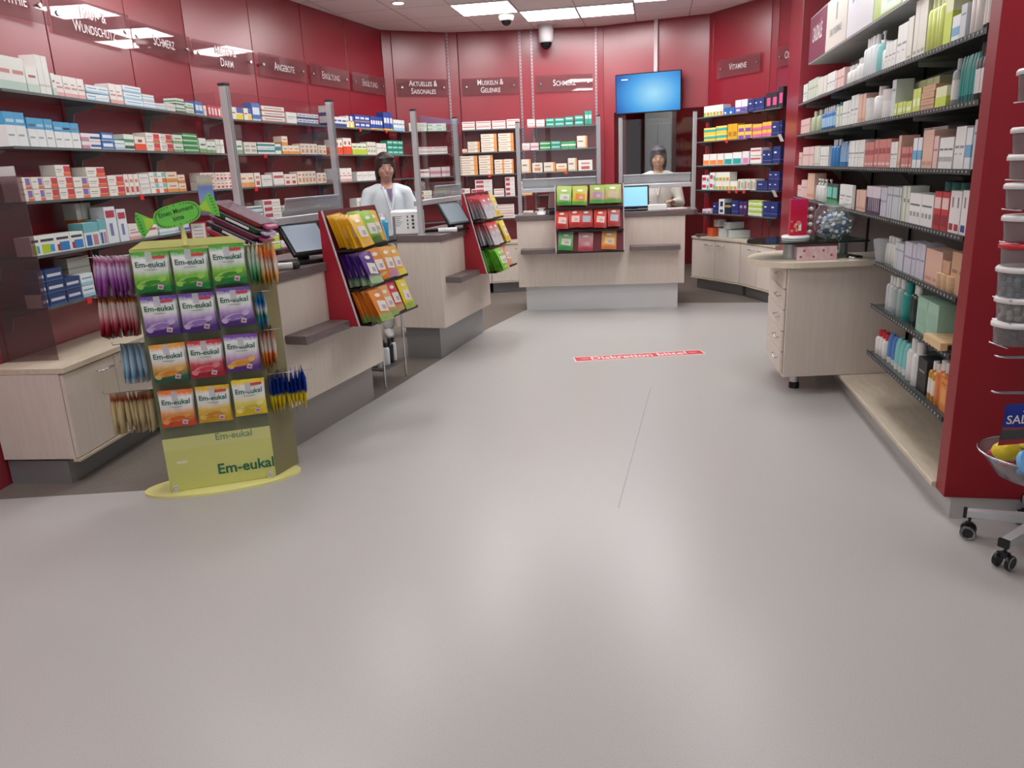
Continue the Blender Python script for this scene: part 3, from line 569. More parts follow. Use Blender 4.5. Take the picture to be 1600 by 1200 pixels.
# ================================================================= LOW CABINETS
def low_cabinet(front_pts, wall_off, name, lab, doors, hside=1):
    """front_pts: list of 2d points of the front line; each segment is one cabinet unit with `doors` doors"""
    P = Path(front_pts)
    B = P.off(wall_off)
    for i in range(len(P.p) - 1):
        a, c = P.p[i], P.p[i + 1]; d = (c - a).normalized(); L = (c - a).length; ang = math.atan2(d.y, d.x)
        ia = Matrix.Rotation(-ang, 2); b0 = ia @ (B.p[i] - a); b1 = ia @ (B.p[i + 1] - a)
        t = thing('base_cabinet', lab[i], 'cabinet', (a.x, a.y, 0), ang, 'low pale wood cabinets along the walls')
        q = MB(); q.prism([(.002, .02), (L - .002, .02), (b1.x, b1.y), (b0.x, b0.y)], .15, .62, WOOD); q.build('body', t)
        q = MB(); q.prism([(0, -.01), (L, -.01), (b1.x, b1.y), (b0.x, b0.y)], .622, .65, WOODT); q.build('top', t)
        q = MB(); q.prism([(0, -.008), (L, -.008), (L, .03), (0, .03)], .135, .15, WOODT); q.build('bottom_rail', t)
        q = MB(); q.prism([(.02, .08), (L - .02, .08), (b1.x - .02 * 0, b1.y), (b0.x + .02, b0.y)], 0, .135, PLINTHG); q.build('plinth', t)
        nd = doors[i]; w = L / nd
        for k in range(nd):
            q = MB(); q.box(k * w + .004, (k + 1) * w - .004, 0, .018, .155, .615, WOOD, bev=.002); dd = q.build('door', t)
            hx = (k + 1) * w - .17 if k % 2 == 0 else k * w + .05
            q = MB(); q.tube([(hx, 0, .56), (hx, -.025, .56), (hx + .12, -.025, .56), (hx + .12, 0, .56)], .004, STEEL); q.build('handle', dd)
cabl = [(-2.335, 3.88), (-2.25, 4.8), (-2.17, 5.7), (-2.1, 6.6), (-1.83, 7.43), (-1.57, 8.25), (-1.31, 9.07), (-1.06, 9.7)]
low_cabinet(cabl, .425, 'base', ['pale wood low cabinet beside the yellow sweet display'] + ['pale wood low cabinet under the %s sign' % s for s in BAYN[1:]], [2, 1, 1, 1, 1, 1, 1])
low_cabinet([(-.62, 9.86), (-.2, 9.93), (.28, 9.98), (1.2, 9.98)], .41, 'base', ['pale wood low cabinet on the back wall under AKTUELLES', 'pale wood low cabinet seen in the gap between the counters', 'pale wood low cabinet behind the far counter'], [1, 1, 2])
low_cabinet([(2.33, 9.72), (2.70, 8.93), (2.86, 8.2)], .30, 'base', ['pale wood low cabinet with two handles under the VITAMINE shelves', 'pale wood low cabinet beside the red pier'], [2, 2])

# ================================================================= SERVICE COUNTERS
def counter(label, o, u, Lp, depth, ledges, over_l=.0, over_r=.0, base_in=(.05, .05), basemat=PLINTH):
    ang = math.atan2(u[1], u[0]); t = thing('service_counter', label, 'counter', (o[0], o[1], 0), ang)
    q = MB(); q.box(0, Lp, 0, depth, .275, 1.0, WOOD, bev=.003); q.build('front_panel', t)
    q = MB(); q.box(base_in[0], Lp - base_in[1], .075, depth - .06, 0, .275, basemat); q.build('plinth', t)
    q = MB(); e = over_l; r_ = over_r
    poly = [(-.012 - e * .3, -.02), (Lp + .012 + r_ * .6, -.02), (Lp + .012 + r_, .03), (Lp + .012 + r_, depth), (-.012 - e, depth), (-.012 - e, .06)]
    q.prism(poly, 1.002, 1.052, TAUPE); q.build('worktop', t)
    for x0, x1 in ledges:
        q = MB(); q.box(x0, x1, -.14, -.001, .65, .70, TAUPE, bev=.003); q.build('ledge', t)
    return t
u1 = Vector((.3257, .9455)); o1 = Vector((-1.281, 4.193)); u2 = Vector((.3088, .9511)); o2 = Vector((-.541, 6.382)); u3 = Vector((.9949, -.1007)); o3 = Vector((.125, 8.52))
rot90 = lambda v: Vector((-v.y, v.x))
def cpos(o, u, x, y, z): p = o + u * x + rot90(u) * y; return (p.x, p.y, z)
counter('near service counter with dark worktop and hand ledge behind the yellow sweet display', o1, u1, 1.169, .6, [(.05, .57)], basemat=M('#9a9793', .35, .5))
counter('middle service counter with dark worktop between the two others', o2, u2, 1.19, .45, [(.07, .55)], basemat=M('#9a9b9c', .35, .5))
counter('far service counter facing the camera with bright metal plinth', o3, u3, 1.807, .6, [(.045, .565), (1.22, 1.745)], over_r=.12, base_in=(.075, .06), basemat=M('#dcdee0', .4, .05))
# seam on far counter front
# ---- glass screens
def pole(o, u, x, y, label, z0=1.052, z1=2.035):
    p = cpos(o, u, x, y, z0); t = thing('screen_post', label, 'post', p, math.atan2(u.y, u.x), 'aluminium posts of the glass screens')
    q = MB(); q.box(-.02, .02, -.02, .02, 0, z1 - z0 - .012, ALU, bev=.004)
    for s in (-1, 1): q.box(s * .007 - .002, s * .007 + .002, -.0205, -.0195, .01, z1 - z0 - .02, M('#6d6f73', .4, .5))
    q.build('profile', t)
    q = MB(); q.box(-.021, .021, -.021, .021, z1 - z0 - .012, z1 - z0, M('#33353a', .5)); q.build('end_cap', t)
    q = MB(); q.cyl((0, 0, 0), .035, .008, ALU); q.build('base_flange', t)
def screen(o, u, xa, xb, y, who, wing=(.42, .30), wl=True, wr=True, tray=(0, 1)):
    ang = math.atan2(u.y, u.x); t = thing('glass_screen', 'clear protective glass screen on the %s counter' % who, 'glass screen', cpos(o, u, 0, 0, 0), ang)
    q = MB(); q.box(xa + .022, xb - .022, y - .003, y + .003, 1.33, 2.0, GLASS); q.build('front_pane', t)
    if wl: q = MB(); q.box(xa - .003, xa + .003, y + .022, y + .022 + wing[0], 1.06, 2.0, GLASS); q.build('side_pane', t)
    if wr: q = MB(); q.box(xb - .003, xb + .003, y + .022, y + .022 + wing[1], 1.06, 2.0, GLASS); q.build('side_pane', t)
    q = MB(); q.box(xa + .022, xb - .022, y - .018, y + .018, 1.285, 1.33, ALU, bev=.004); q.build('rail', t)
    x0 = xa + (xb - xa) * tray[0]; x1 = xa + (xb - xa) * tray[1]
    if x1 > x0:
        mt = Matrix.Translation((0, y + .06, 1.30)) @ Matrix.Rotation(math.radians(18), 4, 'X')
        q = MB(); q.box(x0 + .03, x1 - .03, 0, .005, 0, .13, M('#cbc8cc', .25, .2), mt); q.box(x0 + .03, x1 - .03, -.004, .010, .125, .138, ALU, mt); q.build('tilted_tray', t)
pole(o1, u1, .0, .145, 'aluminium screen post at the near end of the near counter'); pole(o1, u1, 1.169, .235, 'aluminium screen post at the far end of the near counter')
screen(o1, u1, 0, 1.169, .19, 'near', (.38, .28), tray=(.42, 1))
pole(o2, u2, .02, .165, 'aluminium screen post at the near end of the middle counter'); pole(o2, u2, 1.17, .26, 'aluminium screen post at the far end of the middle counter')
screen(o2, u2, .02, 1.17, .21, 'middle', (.2, .15), wl=False, tray=(.42, 1))
pole(o3, u3, .03, .22, 'aluminium screen post by the near end of the far counter'); pole(o3, u3, .9, .22, 'aluminium screen post above the sweets rack of the far counter', z1=2.06)
screen(o3, u3, .03, .9, .22, 'far', wr=False, wing=(.2, .2), tray=(.0, 1))
pole(o3, u3, 1.135, .22, 'aluminium screen post beside the blue touchscreen'); pole(o3, u3, 1.915, .22, 'aluminium screen post at the far counter end by the VITAMINE shelves', z1=2.06)
ang3 = math.atan2(u3.y, u3.x)
screen(o3, u3, 1.135, 1.915, .22, 'far', wl=False, wing=(.2, .2), tray=(0, 1))
for o in bpy.data.objects:
    if o.name.startswith('glass_screen') and o.name.endswith('.003'): o['label'] = 'clear protective glass screen on the far counter in front of the passage'

# ---- touchscreens
def touchscreen(loc, rz, label, scrcol, e, w=.30, h=.235, tilt=22):
    t = thing('touchscreen', label, 'touchscreen', loc, rz)
    q = MB(); q.box(-.13, .13, -.06, .12, 0, .022, BLK, bev=.006); q.build('base', t)
    q = MB(); q.box(-.035, .035, .02, .055, .02, .13, BLK, bev=.005); q.build('stand', t)
    mt = Matrix.Translation((0, -.01, .15)) @ Matrix.Rotation(math.radians(-tilt), 4, 'X')
    q = MB(); q.box(-w / 2, w / 2, 0, .03, -h / 2, h / 2, BLK, mt, bev=.006); q.build('housing', t)
    q = MB(); q.box(-w / 2 + .018, w / 2 - .018, -.002, .0, -h / 2 + .02, h / 2 - .018, M(scrcol, .12, 0, .5, e), mt); q.build('screen', t)
touchscreen((-1.205, 4.70, 1.053), math.radians(52), 'black touchscreen with pale screen on the near counter', '#8d97a3', .16, .29, .225, 38)
touchscreen((-.44, 6.80, 1.053), math.radians(50), 'black touchscreen on the middle counter', '#76838a', .12, .27, .22, 36)
touchscreen((.60, 8.63, 1.053), math.radians(-10), 'black touchscreen with dark reddish screen beside the far counter sweets', '#5d3b38', .06, .24, .22, 34)
touchscreen((1.42, 8.55, 1.053), math.radians(-4), 'touchscreen with glowing blue screen on the far counter', '#7fb6f2', .34, .3, .24, 8)

# ---- small things on the counters
def bottle(mb, r, h, m, cap=None, caph=.2, pump=False, neck=.45, mt=None, sx=1, sy=1, lab=None, n=14):
    hb = h * (1 - caph); mb.lathe([(r * .92, 0), (r, .004), (r, hb * .88), (r * .85, hb * .96), (r * neck, hb)], m, n, mtx=mt, sx=sx, sy=sy)
    if lab: mb.lathe([(r * 1.012, hb * .2), (r * 1.012, hb * .72)], lab, n, mtx=mt, caps=False, sx=sx, sy=sy)
    if pump:
        mb.lathe([(r * .5, hb), (r * .5, hb + .018), (r * .16, hb + .02), (r * .16, h)], cap or m, 10, mtx=mt)
        mb.box(-r * .9, r * .3, -.006, .006, h - .014, h, cap or m, mt)
    else: mb.lathe([(r * (neck + .08), hb - .001), (r * (neck + .06), h)], cap or m, n, mtx=mt, sx=sx, sy=sy)
# white device at the middle counter
t = thing('label_printer', 'white boxy desk device with small printed panel on the middle counter end', 'printer', cpos(o2, u2, .15, .35, 1.053), math.radians(-4))
q = MB(); q.box(-.12, .13, -.1, .12, 0, .2, WHTG, bev=.012); q.build('casing', t)
q = MB()
for k in range(6): q.box(-.1, -.02 - (k % 3) * .01, -.1015, -.1, .15 - k * .015, .155 - k * .015, M('#8a8f96'))
for k in range(4): q.box(.02, .03, -.1015, -.1, .05 + k * .03, .068 + k * .03, M('#444a55')); q.box(.06, .08, -.1015, -.1, .05 + k * .03, .07 + k * .03, M('#444a55'))
q.build('printed_panel', t)
t = thing('barcode_scanner', 'white and black handheld scanner lying on the near counter', 'scanner', (-1.31, 4.36, 1.053), math.radians(20))
q = MB(); q.lathe([(.018, 0), (.02, .01), (.02, .1)], WHTG, 14, mtx=Matrix.Translation((0, 0, .02)) @ Matrix.Rotation(PI / 2, 4, 'Y')); q.build('body', t)
q = MB(); q.lathe([(.021, .1), (.021, .135), (.015, .14)], BLK, 14, mtx=Matrix.Translation((0, 0, .02)) @ Matrix.Rotation(PI / 2, 4, 'Y')); q.build('head', t)
t = thing('barcode_scanner', 'white handheld scanner lying on the middle counter', 'scanner', cpos(o2, u2, .22, .1, 1.053), math.radians(5))
q = MB(); q.lathe([(.018, 0), (.02, .01), (.02, .16)], WHTG, 14, mtx=Matrix.Translation((0, 0, .02)) @ Matrix.Rotation(PI / 2, 4, 'Y')); q.build('body', t)
q = MB(); q.lathe([(.021, .16), (.021, .19), (.015, .195)], BLK, 14, mtx=Matrix.Translation((0, 0, .02)) @ Matrix.Rotation(PI / 2, 4, 'Y')); q.build('head', t)
def slab_thing(name, label, cat, loc, rz, w, dp, h, m):
    q = MB(); q.box(-w / 2, w / 2, -dp / 2, dp / 2, 0, h, m, bev=min(.004, h / 3)); return q.build(name, None, loc, rz, label=label, cat=cat)
slab_thing('keyboard', 'black keyboard on the middle counter behind the scanner', 'keyboard', cpos(o2, u2, .32, .30, 1.053), math.radians(20), .3, .12, .02, BLK)
slab_thing('payment_tray', 'dark tray on the near counter beside the touchscreen', 'tray', (-1.42, 4.6, 1.053), math.radians(15), .22, .16, .015, M('#2e3136', .4))
slab_thing('card_terminal', 'small black and silver card terminal beside the far counter sweets rack', 'card terminal', cpos(o3, u3, .38, .06, 1.053), ang3 + .3, .09, .16, .05, M('#2a2c30', .3))
slab_thing('note_block', 'white printer block beside the blue touchscreen', 'printer', cpos(o3, u3, 1.52, .18, 1.053), ang3, .2, .16, .06, WHTG)
slab_thing('leaflet_pile', 'pale pink leaflet pile on the far counter end', 'leaflets', cpos(o3, u3, 1.72, .1, 1.053), ang3 + .2, .2, .14, .02, M('#e6cfcb'))
t = thing('dispenser', 'clear dispenser cup on the far counter near the screen post', 'dispenser', cpos(o3, u3, .27, .08, 1.053), 0)
q = MB(); q.lathe([(.05, 0), (.05, .02), (.03, .03), (.03, .06), (.045, .07)], WHTG, 16); q.build('foot', t)

# ================================================================= CANDY BAGS
GD = M('#1f6a4a', .35); 
_bagmesh = {}
def bag_mesh(key, w, h, t, m, prints=(), nx=8, nz=9):
    if key in _bagmesh: return _bagmesh[key]
    q = MB()
    def prof(u, v): return t * .5 * (max(0, math.sin(PI * u)) ** .6) * (max(0, math.sin(PI * min(1, max(0, (v - .05) / .9)))) ** .5)
    def pt(u, v, sgn):
        wob = .003 * math.sin(u * 19 + v * 7); pin = 1 - .04 * math.sin(PI * v)
        return ((u - .5) * w * pin, sgn * prof(u, v) + wob * sgn * .3, (v - 1) * h)
    for sgn in (-1, 1):
        vs = [pt(i / nx, k / nz, sgn) for k in range(nz + 1) for i in range(nx + 1)]
        fs = [(k * (nx + 1) + i, k * (nx + 1) + i + 1, (k + 1) * (nx + 1) + i + 1, (k + 1) * (nx + 1) + i) for k in range(nz) for i in range(nx)]
        if sgn > 0: fs = [tuple(reversed(f)) for f in fs]
        q.add(vs, fs, m, True)
    surf = lambda x, z: (x, -prof(x / w + .5, z / h + 1) - .0022, z)
    for pr in prints:
        if pr[0] == 'text': put_text(q, pr[1], pr[2], pr[5], lambda x, y, pr=pr: surf(pr[3] + x, pr[4] + y), bold=pr[6] if len(pr) > 6 else .01)
        elif pr[0] == 'ell':
            _, cx, cz, rx, rz_, rot, mm = pr; n = 18; vs = [surf(cx, cz)]
            for i in range(n):
                a_ = 2 * PI * i / n; x, z = rx * math.cos(a_), rz_ * math.sin(a_); vs.append(surf(cx + x * math.cos(rot) - z * math.sin(rot), cz + x * math.sin(rot) + z * math.cos(rot)))
            q.add([(v[0], v[1] - .0003 * prints.index(pr), v[2]) for v in vs], [(0, i + 1, (i + 1) % n + 1) for i in range(n)], mm)
        elif pr[0] == 'rect':
            _, x0, x1, z0, z1, rot, mm = pr; cx, cz = (x0 + x1) / 2, (z0 + z1) / 2; vs = []
            for k in range(3):
                for i in range(4):
                    x = x0 + (x1 - x0) * i / 3 - cx; z = z0 + (z1 - z0) * k / 2 - cz; v = surf(cx + x * math.cos(rot) - z * math.sin(rot), cz + x * math.sin(rot) + z * math.cos(rot)); vs.append((v[0], v[1] - .0003 * prints.index(pr), v[2]))
            q.add(vs, [(k * 4 + i, k * 4 + i + 1, k * 4 + 5 + i, k * 4 + 4 + i) for k in range(2) for i in range(3)], mm)
    # hanging hole strip
    me = q.mesh('candy_bag'); _bagmesh[key] = me; return me
WHF = M('#f1eff0', .3)
def foil(top, mid, bot): return ramp_mat('foil_' + top[1:], [(0, bot), (.12, bot), (.38, mid), (.58, '#eef0ee'), (.82, '#eef0ee'), (.93, top), (1, top)])
def em_prints(w, h, candy, candy2, tiny):
    return [('ell', -.01, -h * .74, w * .30, h * .085, .12, M(candy2, .3)), ('ell', -.02, -h * .80, w * .36, h * .05, .1, M(candy, .3)),
            ('ell', w * .28, -h * .66, w * .12, h * .07, .3, M(candy2, .3)), ('ell', -w * .36, -h * .84, w * .1, h * .07, -.3, M(candy2, .3)), ('ell', 0, -h * .735, w * .22, h * .055, .1, M(candy, .25)),
            ('text', 'Em-eukal', .036, 0, -h * .36, GD, .018), ('rect', -.028, .028, -h * .43, -h * .415, 0, M('#8d9a94')),
            ('rect', w * .12, w * .28, -h * .93, -h * .80, -.25, M('#e6d6dc')), ('rect', w * .15, w * .25, -h * .90, -h * .84, -.25, M('#c76a8c'))] + ([('rect', w * .08, w * .42, -h * .16, -h * .09, .0, M(tiny))] if tiny else [])
EM = {'eg': ('white and green', foil('#55a83c', '#8fce4e', '#1d8a3d'), '#3f9a2f', '#a2dd5c', '#c9453a'), 'ev': ('white and violet', foil('#6a4a9c', '#b79ad2', '#4c2580'), '#9a78c4', '#cdb6e2', '#c23a52'),
      'eo': ('white, orange and dark green', foil('#e8a13a', '#e7b45e', '#1a6048'), '#e08a2c', '#eebd62', None), 'er': ('red', foil('#c2303c', '#cf4a56', '#a81c2c'), '#d8404e', '#e68a90', None),
      'ew': ('violet with orange sweets', foil('#7b4aa6', '#caa0c8', '#5a2a8a'), '#e39a35', '#f0bb5c', None), 'ez': ('white and orange-red', foil('#e87a30', '#f0a860', '#d8491f'), '#e06a28', '#f2a558', None),
      'ey': ('white and honey yellow', foil('#e0b62c', '#ecc95c', '#d9a51f'), '#d98f2c', '#f0c65a', '#c9453a'), 'el': ('white and lemon yellow', foil('#e9cf3a', '#efe07a', '#e6c71e'), '#d8c02c', '#f5ea8a', '#c9453a')}
BW, BH = .158, .195
for k_, v_ in EM.items():
    bag_mesh(k_, BW, BH, .03, v_[1], em_prints(BW, BH, v_[2], v_[3], v_[4]))
# plain side/rack bags
def plain_bag(key, stops, w=.13, h=.17, t=.02, prints=()):
    return bag_mesh(key, w, h, t, ramp_mat('foil_' + key, stops), prints, 6, 7)
def hang(me, label, grp, loc, rot): return link('candy_bag', me, None, loc, 0, label, 'sweets', grp, None, rot)

# ---------------- the yellow display stand
D0 = Vector((-1.784, 3.695)); DU = (Vector((-1.289, 3.854)) - D0).normalized(); DL = .52; DA = math.atan2(DU.y, DU.x); DC = D0 + DU * .26
stand = thing('sweet_display_stand', 'yellow translucent floor display stand hung with candy bags', 'display stand', (DC.x, DC.y, 0), DA)
YA = glass_mat('yellow_acrylic', '#d6d0b0', .7, .5, '#a8a07c', .1); YS = M('#e4e08a', .35)
YG = noise_mat('yellow_base', '#e9e692', '#efeb9c', 4, .35)
q = MB(); q.prism([(.395 * math.cos(2 * PI * k / 48) - .0, .165 * math.sin(2 * PI * k / 48) + .07) for k in range(48)], 0, .012, YG); q.build('foot_plate', stand)
q = MB(); q.box(-.262, .262, 0, .006, .014, 1.255, noise_mat('board_yellowgreen', '#cfd17a', '#d8da86', 2, .3), bev=.001); q.build('front_board', stand)
q = MB(); q.box(-.262, .262, -.0015, 0, .30, 1.24, M('#6e7355', .3)); q.box(-.262, .262, -.0015, 0, .235, .30, M('#d6d88c', .3)); q.build('backing', stand)
q = MB(); put_text(q, 'Em-eukal', .078, M('#1d6b52', .4), lambda x, y: (.12 + x, -.0025, .075 + y), bold=.02); put_text(q, 'Em-eukal', .05, M('#7f9a78', .4), lambda x, y: (.08 + x, -.0025, .262 + y), bold=.02)
q.box(-.21, -.16, -.0025, -.001, .16, .175, M('#e4e3c0')); q.build('lettering', stand)
for s in (-1, 1):
    mt = Matrix.Translation((s * .259, .003, 0)) @ Matrix.Rotation(math.radians(-40 if s > 0 else -4), 4, 'Z')
    q = MB(); q.box(-.003, .003, 0, .20, .014, 1.24, YA, mt); q.build('side_board', stand)
    q = MB(); q.box(-.012, .012, -.02, .0, .012, .05, M('#d8d8d0', .3, .4), Matrix.Translation((s * .235, 0, 0))); q.sphere((s * .235, -.022, .035), .008, STEEL); q.build('foot_clamp', stand)
q = MB(); q.prism([(-.262, 0), (-.20, .035), (.20, .035), (.262, 0)], 0, .006, YS, Matrix.Translation((0, .003, 1.255)) @ Matrix.Rotation(PI / 2, 4, 'X')); q.build('top_edge', stand)
q = MB(); q.tube([(-.01, .004, 1.26), (-.012, .004, 1.33), (-.025, .004, 1.38)], .012, YS, 8, radii=[.018, .009, .009]); q.build('topper_stem', stand)
# wrapped sweet topper
GRN = noise_mat('green_print', '#5fbf3f', '#72cc4c', 8, .35); GRD = M('#1f4a1c', .5)
tp = link('topper', None, stand, (-.025, -.012, 1.405), 0); tp.scale = (.92, 1, 1); tp.rotation_euler = (0, math.radians(-13), 0)
q = MB(); q.prism([(.115 * (abs(math.cos(a_)) ** .6) * (1 if math.cos(a_) > 0 else -1), .052 * (abs(math.sin(a_)) ** .75) * (1 if math.sin(a_) > 0 else -1)) for a_ in [2 * PI * k / 32 for k in range(32)]], 0, .008, GRN, Matrix.Rotation(PI / 2, 4, 'X'))
for s in (-1, 1):
    q.prism([(s * x, z) for x, z in ((.095, -.018), (.125, -.012), (.195, -.062), (.205, -.02), (.20, .03), (.185, .062), (.125, .014), (.095, .018))][::s], 0, .006, GRN, Matrix.Translation((0, .001, 0)) @ Matrix.Rotation(PI / 2, 4, 'X'))
    q.prism([(s * x, z) for x, z in ((.12, -.01), (.165, -.032), (.16, .03), (.12, .012))][::s], 0, .002, M('#a6d23c', .4), Matrix.Translation((0, -.007, 0)) @ Matrix.Rotation(PI / 2, 4, 'X'))
    for k in range(7): q.box(-.0015, .0015, -.009, -.007, -.006, .006, GRD, Matrix.Translation((s * .186, 0, -.045 + k * .015)) @ Matrix.Rotation(PI / 2, 4, 'Y'))
for k in range(44):
    a_ = 2 * PI * k / 44; q.box(-.0025, .0025, -.0095, -.008, -.0025, .0025, GRD, Matrix.Translation((.105 * (abs(math.cos(a_)) ** .6) * (1 if math.cos(a_) > 0 else -1), 0, .044 * (abs(math.sin(a_)) ** .75) * (1 if math.sin(a_) > 0 else -1))))
q.build('sweet_shape', tp)
q = MB()
for k, ln in enumerate(('Einen Moment', 'bitte')): put_text(q, ln, .030, GRD, lambda x, y, k=k: (x, -.0100, .008 - k * .032 + y), bold=.012)
q.build('lettering', tp)
def dloc(x, y, z): p = DC + DU * x + rot90(DU) * y; return (p.x, p.y, z)
ROWS = [(1.245, ['eg', 'eg', 'eg'], 'top row'), (1.035, ['ev', 'ev', 'ev'], 'second row'), (.80, ['eo', 'er', 'ew'], 'third row'), (.565, ['ez', 'ey', 'el'], 'bottom row')]
for r, (z, ks, rn) in enumerate(ROWS):
    for c, k_ in enumerate(ks):
        x = -.172 + c * .172; x += .0 if r < 1 else .004 * r
        zz = z + (.012 if c == 2 else 0)
        for lay in (0, 1):
            hang(_bagmesh[k_], ('%s candy bag, %s of yellow stand, %s column%s' % (EM[k_][0], rn, ['outer', 'middle', 'counter-side'][c], '' if lay == 0 else ', behind another')), 'bags on the front of the yellow stand', dloc(x + lay * .004, -.058 + lay * .034, zz - lay * .006), (math.radians(6 - lay * 2), math.radians(random.uniform(-2.0, 2.0)), DA + math.radians(random.uniform(-2, 2))))
        q = MB(); q.tube([(x, 0, z - .012), (x, -.09, z - .008)], .0025, STEEL, 6); q.box(x - .014, x + .014, -.094, -.092, z - .045, z + .003, FROST); q.build('hook', stand)
# bags hanging edge-on at the sides
SIDE = [(-1, 1.225, 'purple-pink', [(0, '#9a4d9a'), (.4, '#b06ab4'), (.7, '#e0cfe4'), (.85, '#a83f7c'), (1, '#d8cfd8')], 8, .022), (-1, 1.035, 'white and dark red', [(0, '#5c0f18'), (.12, '#a82838'), (.3, '#c25a68'), (.5, '#dcb6b4'), (.8, '#e6d6d0'), (.86, '#d38432'), (1, '#7c5236')], 9, .020),
        (-1, .80, 'light blue', [(0, '#e3eaee'), (.15, '#7fb0cf'), (.4, '#b9cfdd'), (.85, '#9fb6c6'), (1, '#6b8494')], 5, .026), (-1, .56, 'beige', [(0, '#cdb98f'), (.25, '#d7c7a0'), (.75, '#d0bd92'), (.82, '#9a3a2c'), (.92, '#b08660'), (1, '#caa87f')], 10, .022),
        (1, 1.235, 'pale green', [(0, '#3fae60'), (.4, '#86cf9a'), (.7, '#e6efe4'), (1, '#cfd6c4')], 3, .022), (1, 1.225, 'white and orange', [(0, '#e09a2a'), (.3, '#e8a94a'), (.6, '#e9e2d8'), (.9, '#e9861e'), (1, '#e9861e')], 4, .022),
        (1, 1.0, 'blue', [(0, '#2f9cd6'), (.3, '#3aa5dd'), (.45, '#2d8f5c'), (.6, '#e6e9ee'), (.8, '#2f86c0'), (1, '#49a8d8')], 3, .022), (1, .80, 'orange and white', [(0, '#e2792a'), (.45, '#e9944a'), (.55, '#e9dfd8'), (.8, '#e6d8d0'), (1, '#d2603a')], 4, .024), (1, .565, 'yellow and navy', [(0, '#f0ecd8'), (.08, '#ecd62e'), (.5, '#efdc3a'), (.55, '#1f3f96'), (.9, '#22469f'), (1, '#2a4fa8')], 9, .022)]
start = {(1, 1.225): .055}
for s, z, cn, stops, n, sp in SIDE:
    me = plain_bag('side_' + cn, stops, .14, .195 if z > .6 else .205, .026)
    x0 = (.28 if s < 0 else .275) + start.get((s, z), 0); sp *= .86 if z > .7 or s < 0 else 1
    if (s, z) == (1, .565): x0 = .29
    q = MB(); q.tube([(s * .262, .03, z + .004), (s * (x0 + n * sp + .02), .03, z + .004), (s * (x0 + n * sp + .02), .03, z + .018)], .0022, STEEL, 6)
    if (s, z) != (1, 1.225): q.build('side_hook', stand)
    for k in range(n):
        fan = (k / max(1, n - 1)) ; x = s * (x0 + k * sp)
        hang(me, '%s candy bag, %s from the board, %s of the yellow stand' % (cn, ORD[k], 'outer side' if s < 0 else 'counter side'), '%s bags on the stand side' % cn, dloc(x, .03, z + .002),
             (math.radians(random.uniform(-2, 2)), math.radians(s * (-6 - 12 * fan) if not cn.startswith('pale') else -10), DA + PI / 2 + math.radians(random.uniform(-7, 7))))
# packs lying in a pile behind the stand top
stops = [('dark violet', '#3c2a5c', 'Gummi'), ('red', '#b02030', ''), ('black', '#26262a', 'Gummi'), ('plum', '#6a2440', ''), ('dark green', '#1e4a2c', 'Salbei'), ('brown-red', '#7a2a24', '')]
for k, (cn, col, tx) in enumerate(stops):
    q = MB(); q.box(-.14, .14, -.075, .075, .0, .031, M(col, .25), bev=.012); q.box(-.15, .15, -.08, .08, .0305, .0325, glass_mat('wrap_%d' % k, '#e8e0e8', 1, .25, '#d8ccd8'))
    q.box(.14, .18, -.05, .05, .008, .026, M('#c9b3d6' if k % 2 == 0 else '#a8416a', .3), bev=.005)
    q.box(-.05, .09, -.0765, -.075, .010, .022, M('#d9d3da', .4)) if k in (0, 2, 4) else None
    q.build('candy_pack', None, (-1.47, 4.18, 1.238 + k * .0262) if False else (-1.44 + k * .0135, 4.14, 1.20 + k * .0325), 0, rot=(0, math.radians(24), math.radians(-16)), label='%s flat candy pack, %s from the bottom of the pile behind the sweet stand' % (cn, ORD[k]), cat='sweets', group='flat candy packs in the pile')
t = thing('pack_tray', 'slim stand holding the tilted pile of flat candy packs behind the yellow stand', 'display tray', (-1.44, 4.14, 0), math.radians(-16))
q = MB(); q.box(-.15, .15, -.09, .09, -.012, -.004, FROST, Matrix.Translation((0, 0, 1.20)) @ Matrix.Rotation(math.radians(24), 4, 'Y')); q.build('plate', t)
q = MB(); q.box(-.12, -.10, -.02, .0, .012, 1.235, ALU); q.box(.08, .10, -.02, .0, .012, 1.148, ALU); q.box(-.14, .12, -.10, .08, 0, .012, ALU); q.build('support', t)
q = MB(); q.box(.02, .095, .008, .010, 1.27, 1.365, M('#c23a4a', .5)); q.box(.026, .089, .0068, .008, 1.277, 1.358, M('#efe4e4', .5))
for k in range(4): q.box(.036, .078, .0062, .0068, 1.292 + k * .016, 1.295 + k * .016, M('#9a8a8e'))
tag(q.build('paper_flag', stand), 'white paper flag with red border')
q = MB(); q.box(-.05, .05, -.0008, .0008, -.01, .20, ramp_mat('blue_bear_pack', [(0, '#4a6fa8'), (.2, '#c08a52'), (.4, '#8fa9d8'), (.7, '#6f8fd0'), (.85, '#c9c79a'), (1, '#b0b6c8')]))
q.build('hanging_pack', None, (-1.607, 4.292, 1.385), math.radians(-19), label='small blue candy pack hanging above the green sweet topper', cat='sweets')

